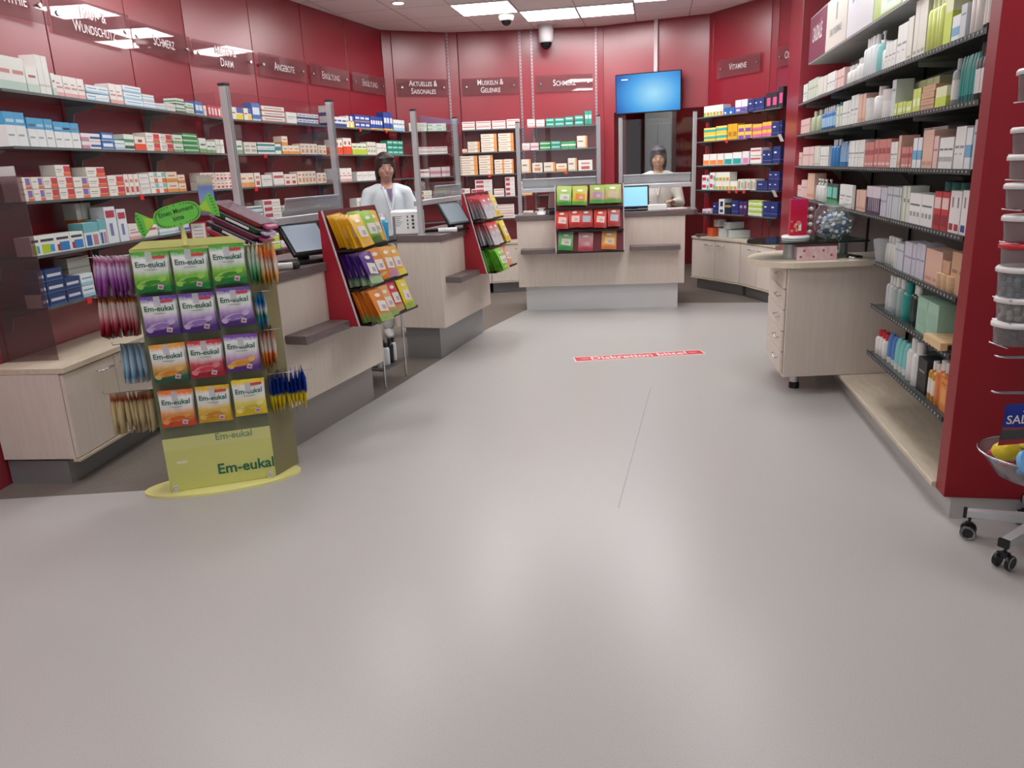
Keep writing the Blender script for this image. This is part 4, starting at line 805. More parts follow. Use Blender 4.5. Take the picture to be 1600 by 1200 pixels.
# ---------------- wedge racks on the counters
def wedge_rack(o, u, x0, x1, label, zt=1.355, zb=.66, out=.20):
    ang = math.atan2(u.y, u.x); t = thing('sweets_rack', label, 'rack', (o.x, o.y, 0), ang)
    for x in (x0, x1):
        q = MB(); q.prism([(-.002, zt), (-.02, zt), (-out, zb), (-.002, zb)], x - .006, x + .006, M('#a81f30', .4), Matrix(((0, 0, 1, 0), (1, 0, 0, 0), (0, 1, 0, 0), (0, 0, 0, 1)))); q.build('side_board', t)
        q = MB(); q.tube([(x, -.022, zt), (x, -out - .004, zb)], .007, ALU, 8); q.build('edge_profile', t)
    q = MB(); q.add([(x0, -.02, zt), (x1, -.02, zt), (x1, -out, zb), (x0, -out, zb)], [(3, 2, 1, 0)], M('#6e1320', .4)); q.add([(x0, -.017, zt), (x1, -.017, zt), (x1, -out + .005, zb), (x0, -out + .005, zb)], [(0, 1, 2, 3)], M('#6e1320', .4)); q.build('back_board', t)
    for z in (1.115, .885, zb + .008):
        y = -.02 - (zt - z) / (zt - zb) * (out - .02); q = MB(); q.box(x0 + .006, x1 - .006, y - .085, y, z - .006, z, BLK); q.box(x0 + .006, x1 - .006, y - .087, y - .085, z - .006, z + .012, BLK); q.build('tray', t)
    return t
def rack_bags(o, u, tiers, who, zt=1.355, zb=.66, out=.20):
    ang = math.atan2(u.y, u.x)
    for tn, ztop, specs in tiers:
        for (x, key, cn, n, sp) in specs:
            for k in range(n):
                y = -.02 - (zt - ztop) / (zt - zb) * (out - .02) - .012 - k * sp
                p = cpos(o, u, x + random.uniform(-.009, .009), y, ztop + random.uniform(-.012, .006))
                hang(_bagmesh[key], '%s candy bag, %s tier of %s counter rack%s' % (cn, tn, who, '' if n == 1 else ', %s from back' % ORD[k]), '%s bags on the %s counter rack' % (cn, who), p, (math.radians(-17 - 1.2 * k + random.uniform(-1.5, 1.5)), math.radians(random.uniform(-4, 4)), ang + math.radians(random.uniform(-3, 3))))
def rb(key, c0, c1, band='#e9e4dc', foot=None, w=.15, h=.205):
    m = ramp_mat('foil_' + key, [(0, foot or c0), (.14, foot or c0), (.3, c0), (1, c1)])
    return bag_mesh(key, w, h, .013, m, [('rect', -w * .28, w * .34, -h * .72, -h * .38, -.1, M(band, .3)), ('rect', -w * .05, w * .22, -h * .66, -h * .52, -.1, M('#b9adc0', .4)), ('ell', 0, -h * .2, w * .2, h * .06, 0, M('#f2eee6', .3)), ('ell', .0, -h * .85, w * .3, h * .05, .1, M(foot or '#d9b77a', .4))], 6, 7)
rb('yel', '#f0bb28', '#f2c43a'); rb('lgr', '#8ccf3c', '#a6dc58', foot='#4c7a34'); rb('vio', '#4f2a80', '#5d3590', foot='#a9c79a'); rb('ora', '#e0862e', '#e6953c'); rb('orw', '#e8973c', '#eeb660', foot='#c792b4'); rb('oyl', '#eaa638', '#efc25c', foot='#ecd850')
rb('ogr', '#dd7f2a', '#e88f36', foot='#9cb56a'); rb('orb', '#e8a060', '#efb67c', foot='#94a864'); rb('red', '#d8364a', '#e05262', foot='#c7a46a'); rb('lem', '#efd93a', '#f2e04a', foot='#9db850')
rb('rdw', '#d9d5d8', '#d8303c', '#c9cdd6', foot='#d6d6dc'); rb('ylw', '#f0cf3e', '#f0d860'); rb('grn', '#74c83a', '#8ad84a', '#d9ecc4'); rb('opk', '#eaa888', '#efc2a4')
wedge_rack(o1, u1, .53, 1.20, 'red wedge rack with three tiers of sweets on the near counter')
rack_bags(o1, u1, [('top', 1.33, [(.63, 'yel', 'golden yellow', 6, .026), (.86, 'lgr', 'light green', 5, .022), (1.06, 'yel', 'yellow far', 2, .02)]), ('middle', 1.10, [(.63, 'vio', 'dark violet', 7, .020), (.80, 'ora', 'orange', 5, .022), (.95, 'orw', 'orange-white', 5, .02), (1.10, 'oyl', 'orange-yellow', 4, .02)]),
                   ('bottom', .87, [(.62, 'ogr', 'orange and green', 8, .0165), (.79, 'orb', 'pale orange', 5, .018), (.94, 'red', 'red', 4, .018), (1.09, 'lem', 'lemon yellow', 4, .02)])], 'near')
wedge_rack(o2, u2, .55, 1.20, 'red wedge rack with three tiers of sweets on the middle counter')
rack_bags(o2, u2, [('top', 1.33, [(.65, 'rdw', 'red and silver', 5, .028), (.86, 'rdw', 'red-topped silver', 4, .028), (1.06, 'ylw', 'yellow', 3, .03)]), ('middle', 1.10, [(.65, 'rdw', 'silver and red', 5, .026), (.84, 'rdw', 'red-white', 4, .028), (1.04, 'ylw', 'pale yellow', 4, .03)]),
                   ('bottom', .87, [(.65, 'grn', 'bright green', 7, .019), (.86, 'opk', 'peach', 4, .022), (1.05, 'opk', 'apricot', 3, .022)])], 'middle')
wedge_rack(o3, u3, .43, 1.15, 'red rack full of small sweet bags on the middle of the far counter')
rb('g1', '#8fc05a', '#b9d27c', '#d8d8c8', foot='#3f8a3c', w=.16, h=.195); rb('g2', '#d9b23c', '#b7cf6a', '#d98c34', foot='#5c9a3c', w=.16, h=.195); rb('g3', '#c59a7c', '#9bc860', '#b08aa0', foot='#4f9a44', w=.16, h=.195); rb('g4', '#c3a070', '#a9cc74', '#c8b890', foot='#5e9a44', w=.16, h=.195)
rb('r1', '#c8302c', '#d84a40', '#ecc9b8', foot='#a82420', w=.135, h=.2); rb('r2', '#c8302c', '#b86a5c', '#a9b6c0', foot='#9c2420', w=.135, h=.2)
rb('b1', '#4fa858', '#9ccf9c', '#d8dcc0', foot='#2f8a44', w=.16, h=.2); rb('b2', '#c4606a', '#dcb4b0', '#c9868a', foot='#a83a48', w=.16, h=.2); rb('b3', '#e09a4c', '#e3a766', '#ecc98a', foot='#cf7434', w=.16, h=.2)
rack_bags(o3, u3, [('top', 1.345, [(.53, 'g1', 'pale green and white', 2, .03), (.70, 'g2', 'green and orange', 2, .03), (.875, 'g3', 'green and pinkish', 2, .03), (1.045, 'g4', 'green and tan', 2, .03)]),
                   ('middle', 1.11, [(.50, 'r1', 'red and white, outermost', 2, .04), (.63, 'r1', 'red and cream', 2, .04), (.76, 'r2', 'red and grey', 2, .04), (.90, 'r1', 'red and pale', 2, .04), (1.04, 'r2', 'red and tan', 2, .04)]),
                   ('bottom', .875, [(.54, 'b1', 'green', 1, .03), (.76, 'b2', 'pinkish red', 1, .03), (1.0, 'b3', 'soft orange', 1, .03)])], 'far')
for k, (x, y, z, c, cn) in enumerate(((.80, .0, .92, '#c8202c', 'red'), (.86, .05, .97, '#e6c22e', 'yellow'))):
    pass
# red bag on the low cabinet behind rack
slab_thing('red_pouch', 'red pouch on the low back cabinet seen in the gap', 'pouch', (-.32, 10.05, .652), .2, .34, .16, .1, M('#c02430', .35))
slab_thing('medicine_bag', 'yellow pack on the shelf seen over the middle rack', 'bag', (-.36, 10.2, .94), .1, .13, .1, .14, M('#e8c02c', .4))

# ================================================================= WIRE CART between the counters
cb = Vector((-.946, 5.543)); cu = (Vector((-.834, 5.893)) - cb).normalized(); ca = math.atan2(cu.y, cu.x)
cart = thing('wire_trolley', 'narrow chrome shelf trolley standing between the near and middle counters', 'trolley', (cb.x, cb.y, 0), ca)
for (x, y) in ((0, 0), (.367, 0), (0, .34), (.367, .34)):
    q = MB(); q.tube([(x, y, 0), (x, y, 1.24)], .009, STEEL, 10); q.build('post', cart)
for z, m in ((.14, M('#55524e', .4)), (.55, WHT), (1.02, M('#b9cdd6', .2))):
    q = MB(); q.box(-.005, .372, -.005, .345, z, z + .01, m); q.tube([(0, 0, z), (.367, 0, z), (.367, .34, z), (0, .34, z), (0, 0, z)], .005, STEEL, 6); q.build('shelf', cart)
def clo(x, y, z): p = cb + cu * x + rot90(cu) * y; return (p.x, p.y, z)
for k, (x, y, h, m, cap, cn) in enumerate(((.06, .05, .2, WHTG, WHTG, 'white'), (.09, .13, .19, WHTG, WHTG, 'white rear'), (.15, .05, .17, M('#dfe0e2'), BLK, 'black-capped'), (.22, .05, .19, M('#1c1d20', .3), BLK, 'black'), (.29, .06, .18, M('#e3e3e6'), BLK, 'white black-capped'), (.2, .16, .22, M('#1c1d20', .3), BLK, 'tall black'), (.30, .16, .2, M('#1c1d20', .3), BLK, 'dark rear'))):
    q = MB(); bottle(q, .028, h, m, cap); q.build('bottle', None, clo(x, y, .151), 0, label='%s plastic bottle on the lowest trolley shelf between the counters' % cn, cat='bottle', group='bottles on the trolley')
for k, (x, cn) in enumerate(((.06, 'nearer'), (.16, 'farther'))):
    q = MB(); bottle(q, .035, .2, M('#dcd8cd', .4), M('#c9c6bb', .4)); q.build('bottle', None, clo(x + .05, .06, .561), 0, label='cream plastic bottle on the middle trolley shelf, the %s' % cn, cat='bottle', group='bottles on the trolley')
q = MB(); bottle(q, .04, .24, M('#3aa3cf', .15), WHTG, pump=True); q.build('pump_bottle', None, clo(.30, .06, 1.031), 0, label='blue hand sanitiser pump bottle on top of the trolley', cat='bottle')
q = MB(); bottle(q, .045, .30, WHTG, WHTG, pump=True); q.build('pump_bottle', None, clo(.2, .2, 1.031), 0, label='tall white pump bottle on top of the trolley', cat='bottle')
q = MB(); bottle(q, .04, .19, M('#bcd9e6', .15), M('#49a6d2', .2)); q.build('bottle', None, clo(.17, .08, 1.031), 0, label='pale blue bottle on top of the trolley beside the pump bottle', cat='bottle')

# ================================================================= FLOOR STICKER
q = MB(); a = Vector((.525, 6.2)); b2 = Vector((1.618, 6.275)); 
ang = math.atan2((b2 - a).y, (b2 - a).x); L = (b2 - a).length
q.box(0, L, -.075, .075, .0, .0012, M('#efe3e0', .35)); q.box(.012, L - .012, -.062, .062, .0012, .0018, M('#d62e3c', .35))
put_text(q, 'Diskretion bitte!', .125, M('#f5ecea', .4), lambda x, y: (L / 2 + x * .98, y - .04, .0023), bold=.02)
for xx in (.09, L - .09): q.prism([(xx + .04 * math.cos(k * PI / 8), .022 * math.sin(k * PI / 8)) for k in range(16)], .0018, .0023, M('#e98a8f', .4))
q.build('floor_sticker', None, (a.x, a.y, .0), ang, label='red and white floor strip reading Diskretion bitte on the grey floor', cat='floor sticker')

# ================================================================= RIGHT SHELF UNIT
RA = Vector((1.882, 3.156)); RV = Vector((.18891509, .98199343)); RN = Vector((RV.y, -RV.x))      # RN points into the unit
def rp(y): return RA + RV * ((y - RA.y) / RV.y)
RPATH = Path([tuple(rp(7.22)), tuple(rp(3.165))]); RANG = math.atan2(-RV.y, -RV.x)
su = thing('shelf_unit', 'tall red framed shelf unit full of skin care products', 'shelf unit', (RA.x, RA.y, 0), RANG)   # local +x runs towards the camera, +y into the unit
LU = (7.22 - 3.156) / RV.y
REDU = noise_mat('unit_red', '#8c1722', '#921a26', 3, .42, spec=.35); q = MB(); q.box(0, .105, -.012, .62, .1, ZC, REDU, bev=.003); q.build('near_side_panel', su)
q = MB(); q.box(-LU - .66, -LU, -.012, .55, .0, ZC, RED, bev=.003); q.build('far_side_panel', su)
q = MB(); q.box(-LU, -.001, .40, .43, .1, ZC, M('#4b4d4b', .5)); q.build('back_panel', su)
q = MB(); q.box(-LU, -.001, -.03, .40, .105, .13, WOODT, bev=.003); q.build('base_board', su)
q = MB(); q.box(-LU, .10, .02, .55, 0, .1, M('#b9b8b5', .4, .1)); q.build('plinth', su)
for k in range(1, 4):
    q = MB(); q.box(-LU * k / 4 - .012, -LU * k / 4 + .012, .385, .40, .13, 2.3, BLK); q.build('shelf_standard', su)
RZ = [(1.99, 7.2, 'top'), (1.73, 7.2, 'second'), (1.465, 7.2, 'third'), (1.20, 7.2, 'fourth'), (.947, 4.43, 'fifth'), (.70, 4.43, 'sixth'), (.42, 4.43, 'lowest')]
BK = M('#26282a', .5)
for z, yf, nm in RZ:
    n = 4 if yf > 5 else 1; yf2 = yf
    for k in range(n):
        ya = 3.17 + (yf - 3.17) * k / n; yb = 3.17 + (yf - 3.17) * (k + 1) / n; p = rp(yb); Ls = (yb - ya) / RV.y
        t = thing('product_shelf', '%s glass shelf of the red unit%s' % (nm, '' if n == 1 else ', %s section from the near end' % ORD[k]), 'shelf', (p.x, p.y, z), RANG, 'glass shelves of the red unit')
        q = MB(); q.box(.001, Ls - .001, 0, .37, -.012, 0, SHELFG); q.build('glass_board', t)
        q = MB(); q.box(.001, Ls - .001, -.012, -.001, -.016, .006, BK)
        x = .015
        while x < Ls - .03:
            q.box(x, x + .008, -.015, -.012, -.009, .001, M('#a9aca8', .4)); x += .042
        q.build('price_rail', t)
        q = MB(); q.prism([(.38, -.013), (.05, -.013), (.05, -.03), (.3, -.05), (.38, -.14)], -.004, .004, M('#9aa19f', .4, .3), Matrix.Translation((.02, 0, 0)) @ Matrix(((0, 0, 1, 0), (1, 0, 0, 0), (0, 1, 0, 0), (0, 0, 0, 1)))); q.build('bracket', t)
COS = []
def rr(z, nm, runs, ins=.02):
    zz = z
    for rn in runs:
        px0, px1, des, w, h = rn[:5]; rows = rn[5] if len(rn) > 5 else 1; dp = rn[6] if len(rn) > 6 else .09; ii = rn[7] if len(rn) > 7 else ins
        key = (des, 'c', nm); TALLY[key] = TALLY.get(key, 0) + 1
        boxes(RPATH, z, 0, px0, px1, des, w, h, rows, dp=dp, ins=ii, where='%s shelf, red unit%s' % (nm, '' if TALLY[key] == 1 else ', %s batch' % ORD[TALLY[key] - 1]), name='skincare_box', store=COS)
_bt = {}
def bottles(z, nm, px0, px1, kind, cn, col, capc, r, h, n=None, lab=None, ins=.05, sec=False):
    s0, s1 = RPATH.s_at(px0, z + .05), RPATH.s_at(px1, z + .05)
    n = n or max(1, int((s1 - s0) / (2 * r + .004))); key = (kind, col, capc, r, h, lab)
    if key not in _bt:
        q = MB(); m = M(col, .3); c = M(capc, .35); lm = M(lab, .4) if lab else None
        if kind == 'pump': bottle(q, r, h, m, c, .28, True, lab=lm)
        elif kind == 'spray': bottle(q, r, h, m, c, .22, False, .4, lab=lm)
        elif kind == 'tube':
            q.lathe([(r * .7, 0), (r * .72, h * .2)], c, 14); prev = []
            q.lathe([(r, h * .2), (r, h * .5), (r * .9, h * .8), (r * .5, h)], m, 14, sy=.7)
        elif kind == 'jar': q.lathe([(r * .95, 0), (r, .006), (r, h * .62)], m, 16); q.lathe([(r * 1.03, h * .62), (r * 1.03, h)], c, 16)
        else: bottle(q, r, h, m, c, .25, False, .5, lab=lm)
        _bt[key] = q.mesh('bottle')
    for i in range(n):
        s = s0 + (i + .5) * (s1 - s0) / n; p, a_, d = RPATH.at(s); nn = rot90(d); p = p + nn * (ins + random.uniform(0, .008))
        key2 = (cn, nm); TALLY[key2] = TALLY.get(key2, 0) + 1
        link({'jar': 'cream_jar', 'tube': 'cream_tube', 'pump': 'pump_bottle'}.get(kind, 'lotion_bottle'), _bt[key], None, (p.x, p.y, z + .0005), a_ + random.uniform(-.3, .3), '%s %s, %s shelf of red unit%s' % (cn, {'jar': 'cream jar', 'tube': 'cream tube', 'pump': 'pump bottle'}.get(kind, 'bottle'), nm, ', %s from the far end' % ORD[TALLY[key2] - 1]), 'bottle' if kind not in ('jar', 'tube') else kind, '%s containers on the %s shelf' % (cn, nm))
z = 1.99
rr(z, 'top', [(1251, 1257, 'cwhite', .08, .16), (1258, 1272, 'cgreen', .08, .17), (1273, 1286, 'cpale', .1, .15), (1287, 1299, 'cwhite', .08, .15), (1300, 1314, 'cpink', .06, .14), (1376, 1392, 'cwhite', .08, .15), (1393, 1408, 'cwhite', .07, .21), (1409, 1417, 'cpale', .07, .22), (1418, 1438, 'cpale', .07, .28), (1465, 1477, 'clime', .08, .27), (1478, 1490, 'cblue', .1, .12), (1491, 1500, 'cgrey', .05, .15)])
bottles(z, 'top', 1316, 1328, 'plain', 'white', '#e4e4e0', '#dedede', .03, .13, 3); bottles(z, 'top', 1325, 1334, 'tube', 'red-capped', '#d6402c', '#d6402c', .022, .2, 1, ins=.12); bottles(z, 'top', 1329, 1340, 'plain', 'small white', '#e4e6e6', '#e9e9e9', .028, .15, 3)
bottles(z, 'top', 1341, 1358, 'spray', 'tall white', '#dfe5e8', '#e9ecec', .034, .24, 4); bottles(z, 'top', 1360, 1368, 'pump', 'turquoise', '#86c6c4', '#e4e6e4', .036, .24, 1); bottles(z, 'top', 1369, 1376, 'plain', 'white wide', '#e4e8e8', '#e2e2e2', .034, .17, 1)
bottles(z, 'top', 1440, 1463, 'plain', 'lime', '#cfdc7a', '#dfe6b0', .036, .27, 4); bottles(z, 'top', 1503, 1520, 'spray', 'white red-topped', '#e2ddd8', '#c9483a', .03, .22, 2); bottles(z, 'top', 1522, 1534, 'spray', 'black', '#2a2226', '#3a3036', .028, .22, 2, lab='#d8d0cc'); bottles(z, 'top', 1535, 1543, 'plain', 'white slim', '#dcd9d6', '#dcd9d6', .03, .2, 1)
z = 1.73
rr(z, 'second', [(1247, 1261, 'cpink', .08, .13), (1301, 1309, 'cgreen', .07, .15), (1310, 1322, 'cwhite', .06, .17), (1323, 1334, 'cwhite', .08, .19), (1335, 1346, 'cpeach', .05, .18), (1385, 1391, 'cgrey', .07, .2), (1386, 1420, 'clime', .09, .18, 1, .08, .13), (1391, 1408, 'clime2', .05, .075), (1409, 1418, 'clime2', .07, .07, 1), (1419, 1431, 'clime2', .07, .12), (1432, 1452, 'ckraft', .14, .03, 4), (1453, 1470, 'clime', .09, .1)])
bottles(z, 'second', 1262, 1276, 'plain', 'sage green', '#b9c2a2', '#c9cdb9', .04, .17, 2); bottles(z, 'second', 1277, 1299, 'spray', 'blue', '#2f6fb0', '#e2e8ee', .03, .17, 6, lab='#9fc0de'); bottles(z, 'second', 1299, 1303, 'spray', 'teal small', '#7fc0bd', '#3aa39c', .024, .18, 1)
bottles(z, 'second', 1347, 1357, 'jar', 'white', '#e2e2de', '#dcdcdc', .05, .14, 1); bottles(z, 'second', 1358, 1371, 'plain', 'white broad', '#dfdfde', '#d6cfce', .05, .19, 1); bottles(z, 'second', 1372, 1384, 'jar', 'white larger', '#e4e4e0', '#d8cfd0', .05, .16, 1)
bottles(z, 'second', 1472, 1479, 'spray', 'grey', '#9fa6a6', '#c8cccc', .026, .2, 1, lab='#e6e6e2'); bottles(z, 'second', 1480, 1508, 'tube', 'teal', '#1f8f87', '#1c6e6a', .024, .2, 6); bottles(z, 'second', 1480, 1508, 'spray', 'teal labelled', '#1f958c', '#2b4a4a', .026, .24, 4, lab='#e6e8e4', ins=.11); bottles(z, 'second', 1509, 1523, 'spray', 'dark', '#2c3034', '#1d2023', .026, .23, 3, lab='#dfe0de')
z = 1.465
rr(z, 'third', [(1244, 1249, 'cpink', .07, .12), (1250, 1267, 'cpink', .1, .16), (1268, 1276, 'cpale', .06, .16), (1277, 1289, 'cwhite', .05, .15), (1321, 1344, 'cwhite', .05, .17), (1345, 1358, 'ccoral', .07, .15, 1), (1359, 1384, 'ccoral', .08, .16), (1385, 1395, 'cwhite', .06, .14), (1396, 1400, 'cpeach', .04, .17), (1401, 1417, 'ccoral', .05, .11), (1418, 1432, 'cblue', .04, .15), (1433, 1449, 'cpeach', .06, .18), (1450, 1457, 'cpink', .06, .15), (1458, 1480, 'cwtext', .07, .14), (1481, 1497, 'cwhite', .06, .18), (1498, 1507, 'cblue', .05, .17), (1508, 1519, 'cgrey', .05, .2)])
rr(z, 'third', [(1495, 1520, 'cgrey', .12, .27, 1, .08, .14), (1398, 1430, 'cblue', .12, .2, 1, .08, .13)])
bottles(z, 'third', 1290, 1302, 'spray', 'sky blue', '#3f86c4', '#d8e2ea', .028, .19, 3); bottles(z, 'third', 1303, 1320, 'tube', 'blue and white', '#8fb4d4', '#3f7fb8', .024, .17, 5)
z = 1.20
rr(z, 'fourth', [(1240, 1248, 'cpink', .07, .1), (1248, 1256, 'cpink', .07, .15), (1257, 1267, 'cpeach', .07, .21), (1291, 1308, 'cphone', .2, .15, 1, .02, .0), (1311, 1331, 'cwhite', .2, .155, 1, .02, .0), (1332, 1346, 'cpeach', .07, .13), (1347, 1368, 'cpurple', .045, .16), (1369, 1378, 'clav', .04, .16), (1379, 1400, 'cgrey', .045, .17), (1401, 1412, 'cgreen', .06, .18), (1413, 1449, 'cwtext', .17, .15), (1450, 1472, 'cred', .1, .17), (1473, 1490, 'cvred', .08, .18), (1491, 1509, 'cvblue', .08, .185)])
bottles(z, 'fourth', 1268, 1289, 'pump', 'white', '#e0e2df', '#e8e8e8', .034, .17, 4); bottles(z, 'fourth', 1418, 1452, 'jar', 'teal', '#2c8f84', '#2c8f84', .05, .2, 3, ins=.19)
z = .947
rr(z, 'fifth', [(1391, 1404, 'cgrey', .05, .14), (1405, 1422, 'clav', .06, .16), (1423, 1436, 'clav', .06, .17), (1437, 1462, 'cpeach', .09, .16), (1450, 1474, 'ckraft', .08, .13), (1475, 1500, 'ckraft', .09, .18)])
bottles(z, 'fifth', 1373, 1390, 'spray', 'clear white', '#d8dad2', '#e4e4e0', .026, .15, 4); bottles(z, 'fifth', 1460, 1482, 'jar', 'sand coloured', '#d2b08a', '#d9b893', .034, .07, 3, ins=.03)
z = .70
rr(z, 'sixth', [(1424, 1456, 'cmint', .16, .17), (1463, 1478, 'cdark', .1, .15, 1, .09, .1), (1481, 1496, 'ckraft', .1, .19)])
bottles(z, 'sixth', 1375, 1384, 'spray', 'grey-white', '#c7ccd0', '#e4e6e4', .032, .19, 2); bottles(z, 'sixth', 1385, 1397, 'plain', 'grey green', '#9fb2b0', '#e0e2e0', .034, .2, 2); bottles(z, 'sixth', 1398, 1409, 'plain', 'teal', '#2a9c93', '#2f9d94', .036, .2, 1); bottles(z, 'sixth', 1410, 1420, 'spray', 'dark green', '#26332e', '#e6e6e4', .03, .2, 2); bottles(z, 'sixth', 1422, 1450, 'jar', 'white capped', '#e0e0dc', '#e4e4e0', .028, .2, 5, ins=.2)
z = .42
rr(z, 'lowest', [(1425, 1438, 'cdark', .1, .17), (1460, 1482, 'corange', .1, .15)])
bottles(z, 'lowest', 1361, 1374, 'plain', 'white red-capped', '#e4e2de', '#c62a34', .034, .14, 3); bottles(z, 'lowest', 1375, 1386, 'tube', 'blue-topped', '#4a7fc0', '#e2e4e6', .032, .16, 2); bottles(z, 'lowest', 1387, 1404, 'tube', 'white and turquoise', '#7fcccc', '#e4e6e4', .036, .17, 3); bottles(z, 'lowest', 1405, 1424, 'plain', 'large white', '#e2e4e2', '#e6e6e4', .04, .22, 2)
bottles(z, 'lowest', 1439, 1450, 'spray', 'amber', '#c89038', '#e6e4de', .03, .18, 2, lab='#e8e2d4'); bottles(z, 'lowest', 1451, 1461, 'spray', 'orange', '#dd7f3a', '#e6e4e2', .034, .21, 2)
emit_boxes(COS, 'box')
# wooden massage grid on the sixth shelf
p = RPATH.at(RPATH.s_at(1468, .72))[0]; t = thing('wooden_massager', 'slatted wooden foot massager lying at the near end of the sixth shelf', 'massager', (p.x + .0, p.y + .0, .708), RANG)
q = MB(); q.box(-.12, .10, -.03, .0, 0, .035, M('#d9b98c')); q.box(-.12, .10, .14, .17, 0, .035, M('#d9b98c')); q.build('frame', t)
for k in range(7): q = MB(); q.cyl((0, 0, 0), .008, .14, M('#e0c59c'), 10, Matrix.Translation((-.10 + k * .03, .14, .028)) @ Matrix.Rotation(PI / 2, 4, 'X')); q.build('slat', t)
# brand light boxes above
seams = [1263, 1289, 1322, 1364, 1410, 1470, 1560]
sgn = [('#7c3a52', 'CAUDALÍE', '#e9dfe2', 'maroon'), ('#d9d5cb', 'EAU THERMALE', '#8d9aa0', 'cream with a tall thin stroke'), ('#e3e6ec', 'DUCRAY', '#7f9bd0', 'white blue-lettered'), ('#bcd66c', '', '#e6f2e6', 'lime green'), ('#dfe9e6', '', '#b9c9c4', 'pale mint'), ('#e2dcd6', '', '#c9b9b0', 'pale beige')]
SP = Path([tuple(rp(7.22) - RN * .005), tuple(rp(3.165) - RN * .005)])
for k in range(6):
    s0 = SP.s_at(seams[k], 2.28); s1 = SP.s_at(seams[k + 1], 2.28) if seams[k + 1] < 1540 else SP.L - .05; p, a_, d = SP.at(s0); L = s1 - s0
    t = thing('brand_panel', '%s sign panel above the red shelf unit' % sgn[k][3], 'sign', (p.x, p.y, 2.28), a_)
    q = MB(); q.box(.001, L - .001, 0, .35, 0, .36, M('#a7a9a8', .4), bev=.003); q.build('case', t)
    q = MB(); q.box(.012, L - .012, -.003, .001, .012, .348, M(sgn[k][0], .3)); q.build('face', t)
    q = MB()
    if sgn[k][1]:
        put_text(q, sgn[k][1], .62 * L / max(4, len(sgn[k][1])) * 1.9, M(sgn[k][2]), lambda x, y, L=L, k=k: (L / 2 + x * .8, -.0045, (.15 if k != 1 else .10) + y * (1.6 if k != 1 else 1.0) + (0 if k != 2 else .06)), bold=.012)
    if k == 1: q.box(L * .48, L * .54, -.0045, -.003, .19, .30, M('#8a8f92'))
    if k == 3: q.box(L * .3, L * .95, -.0045, -.003, .02, .34, M('#d9ecd8')); q.box(L * .5, L * .8, -.0055, -.0045, .06, .3, M('#c4e6ea'))
    if q.v: q.build('lettering', t)

# ================================================================= CONSULTATION DESK
dk = Vector((1.81, 4.95)); DG = math.atan2(-.03, 1)     # front runs across the aisle
t = thing('consultation_desk', 'pale wood consultation desk with rounded top joined to the red shelf unit', 'desk', (dk.x, dk.y, 0), 0)
q = MB(); fr = [(0, 0), (.80, .0), (.93, .68), (.13, .68)]
q.prism(fr, .132, .858, WOOD); q.build('body', t)
q = MB(); q.box(.003, .80, -.012, -.001, .132, .858, WOOD, bev=.002); q.build('front_panel', t)
dd = Vector((.189, .982)); lp = lambda a_, b_: (dd.x * a_ - .018 * 0 - b_, dd.y * a_)
zz = [.858, .72, .58, .44, .30, .15]
for k in range(5):
    mt = Matrix.Rotation(math.atan2(.982, .189), 4, 'Z'); q = MB(); q.box(.01, .66, .002, .02, zz[k + 1] + .003, zz[k] - .003, WOOD, mt, bev=.003); dr = q.build('drawer', t)
    q = MB(); q.tube([(.08, .02, zz[k] - .05), (.08, .045, zz[k] - .055), (.22, .045, zz[k] - .055), (.22, .02, zz[k] - .05)], .004, STEEL, 6, mt); q.build('handle', dr)
q = MB(); pl = []
for k in range(25):
    a_ = PI / 2 + PI * k / 24; pl.append((.17 + .33 * math.cos(a_) + .065 * math.sin(a_), .32 + .37 * math.sin(a_)))
pl = pl + [(.545, -.055), (.545, .69)]
q.prism(pl, .86, .895, M('#ddd0bb', .35)); q.build('desk_top', t)
q = MB(); q.cyl((.154, .186, .045), .03, .09, STEEL); q.lathe([(.035, 0), (.035, .03), (.03, .045)], BLK, 16, (.154, .186, 0)); q.build('leg', t)
q = MB(); q.cyl((.45, .5, 0), .03, .13, STEEL); q.build('leg', t)
# glass shelf on a post
gs = thing('glass_counter_shelf', 'dark-edged oval glass shelf on a silver post above the consultation desk', 'shelf', (1.81, 4.95, 0), 0)
q = MB(); pg = []
for k in range(21):
    a_ = PI / 2 + PI * k / 20; pg.append((.12 + .30 * math.cos(a_) + .05 * math.sin(a_), .30 + .22 * math.sin(a_)))
pg += [(.54, .05), (.54, .52)]
q.prism(pg, 1.0, 1.012, glass_mat('green_glass', '#9fb8b2', 1, .3, '#38504c')); q.build('glass_top', gs)
q = MB(); q.cyl((.085, .22, .896), .042, .104, ALU, 20); q.build('post', gs)
q = MB(); q.cyl((.5, .35, .896), .03, .104, ALU, 20); q.build('post', gs)
def dt(x, y, z): return (1.81 + x, 4.95 + y, z)
t = thing('promo_card', 'magenta and red promotion card on the glass shelf', 'card', dt(.13, .22, 1.0455), -.1)
q = MB(); q.box(-.055, .055, -.02, .02, 0, .235, ramp_mat('magenta_print', [(0, '#c01434'), (.4, '#d4204c'), (.6, '#c8143c'), (1, '#d01860')]), bev=.002)
for k, (x, z, r_) in enumerate(((-.04, .03, .01), (-.02, .06, .013), (0, .08, .016), (-.045, .09, .008), (-.01, .035, .012))): q.sphere((x, -.021, z), r_, M('#e08a6a', .4), 10, (1, .15, 1))
q.box(0, .018, -.022, -.02, .03, .075, WHT); q.box(-.022, .018, -.022, -.02, .07, .078, WHT); q.build('card', t)
q = MB(); q.lathe([(.085, 0), (.09, .005), (.09, .03), (.082, .033)], WHTG, 24); q.lathe([(.091, .013), (.091, .017)], M('#55585c'), 24, caps=False); q.build('white_tin', None, dt(.12, .22, 1.0125), 0, label='flat round white tin under the magenta card', cat='tin')
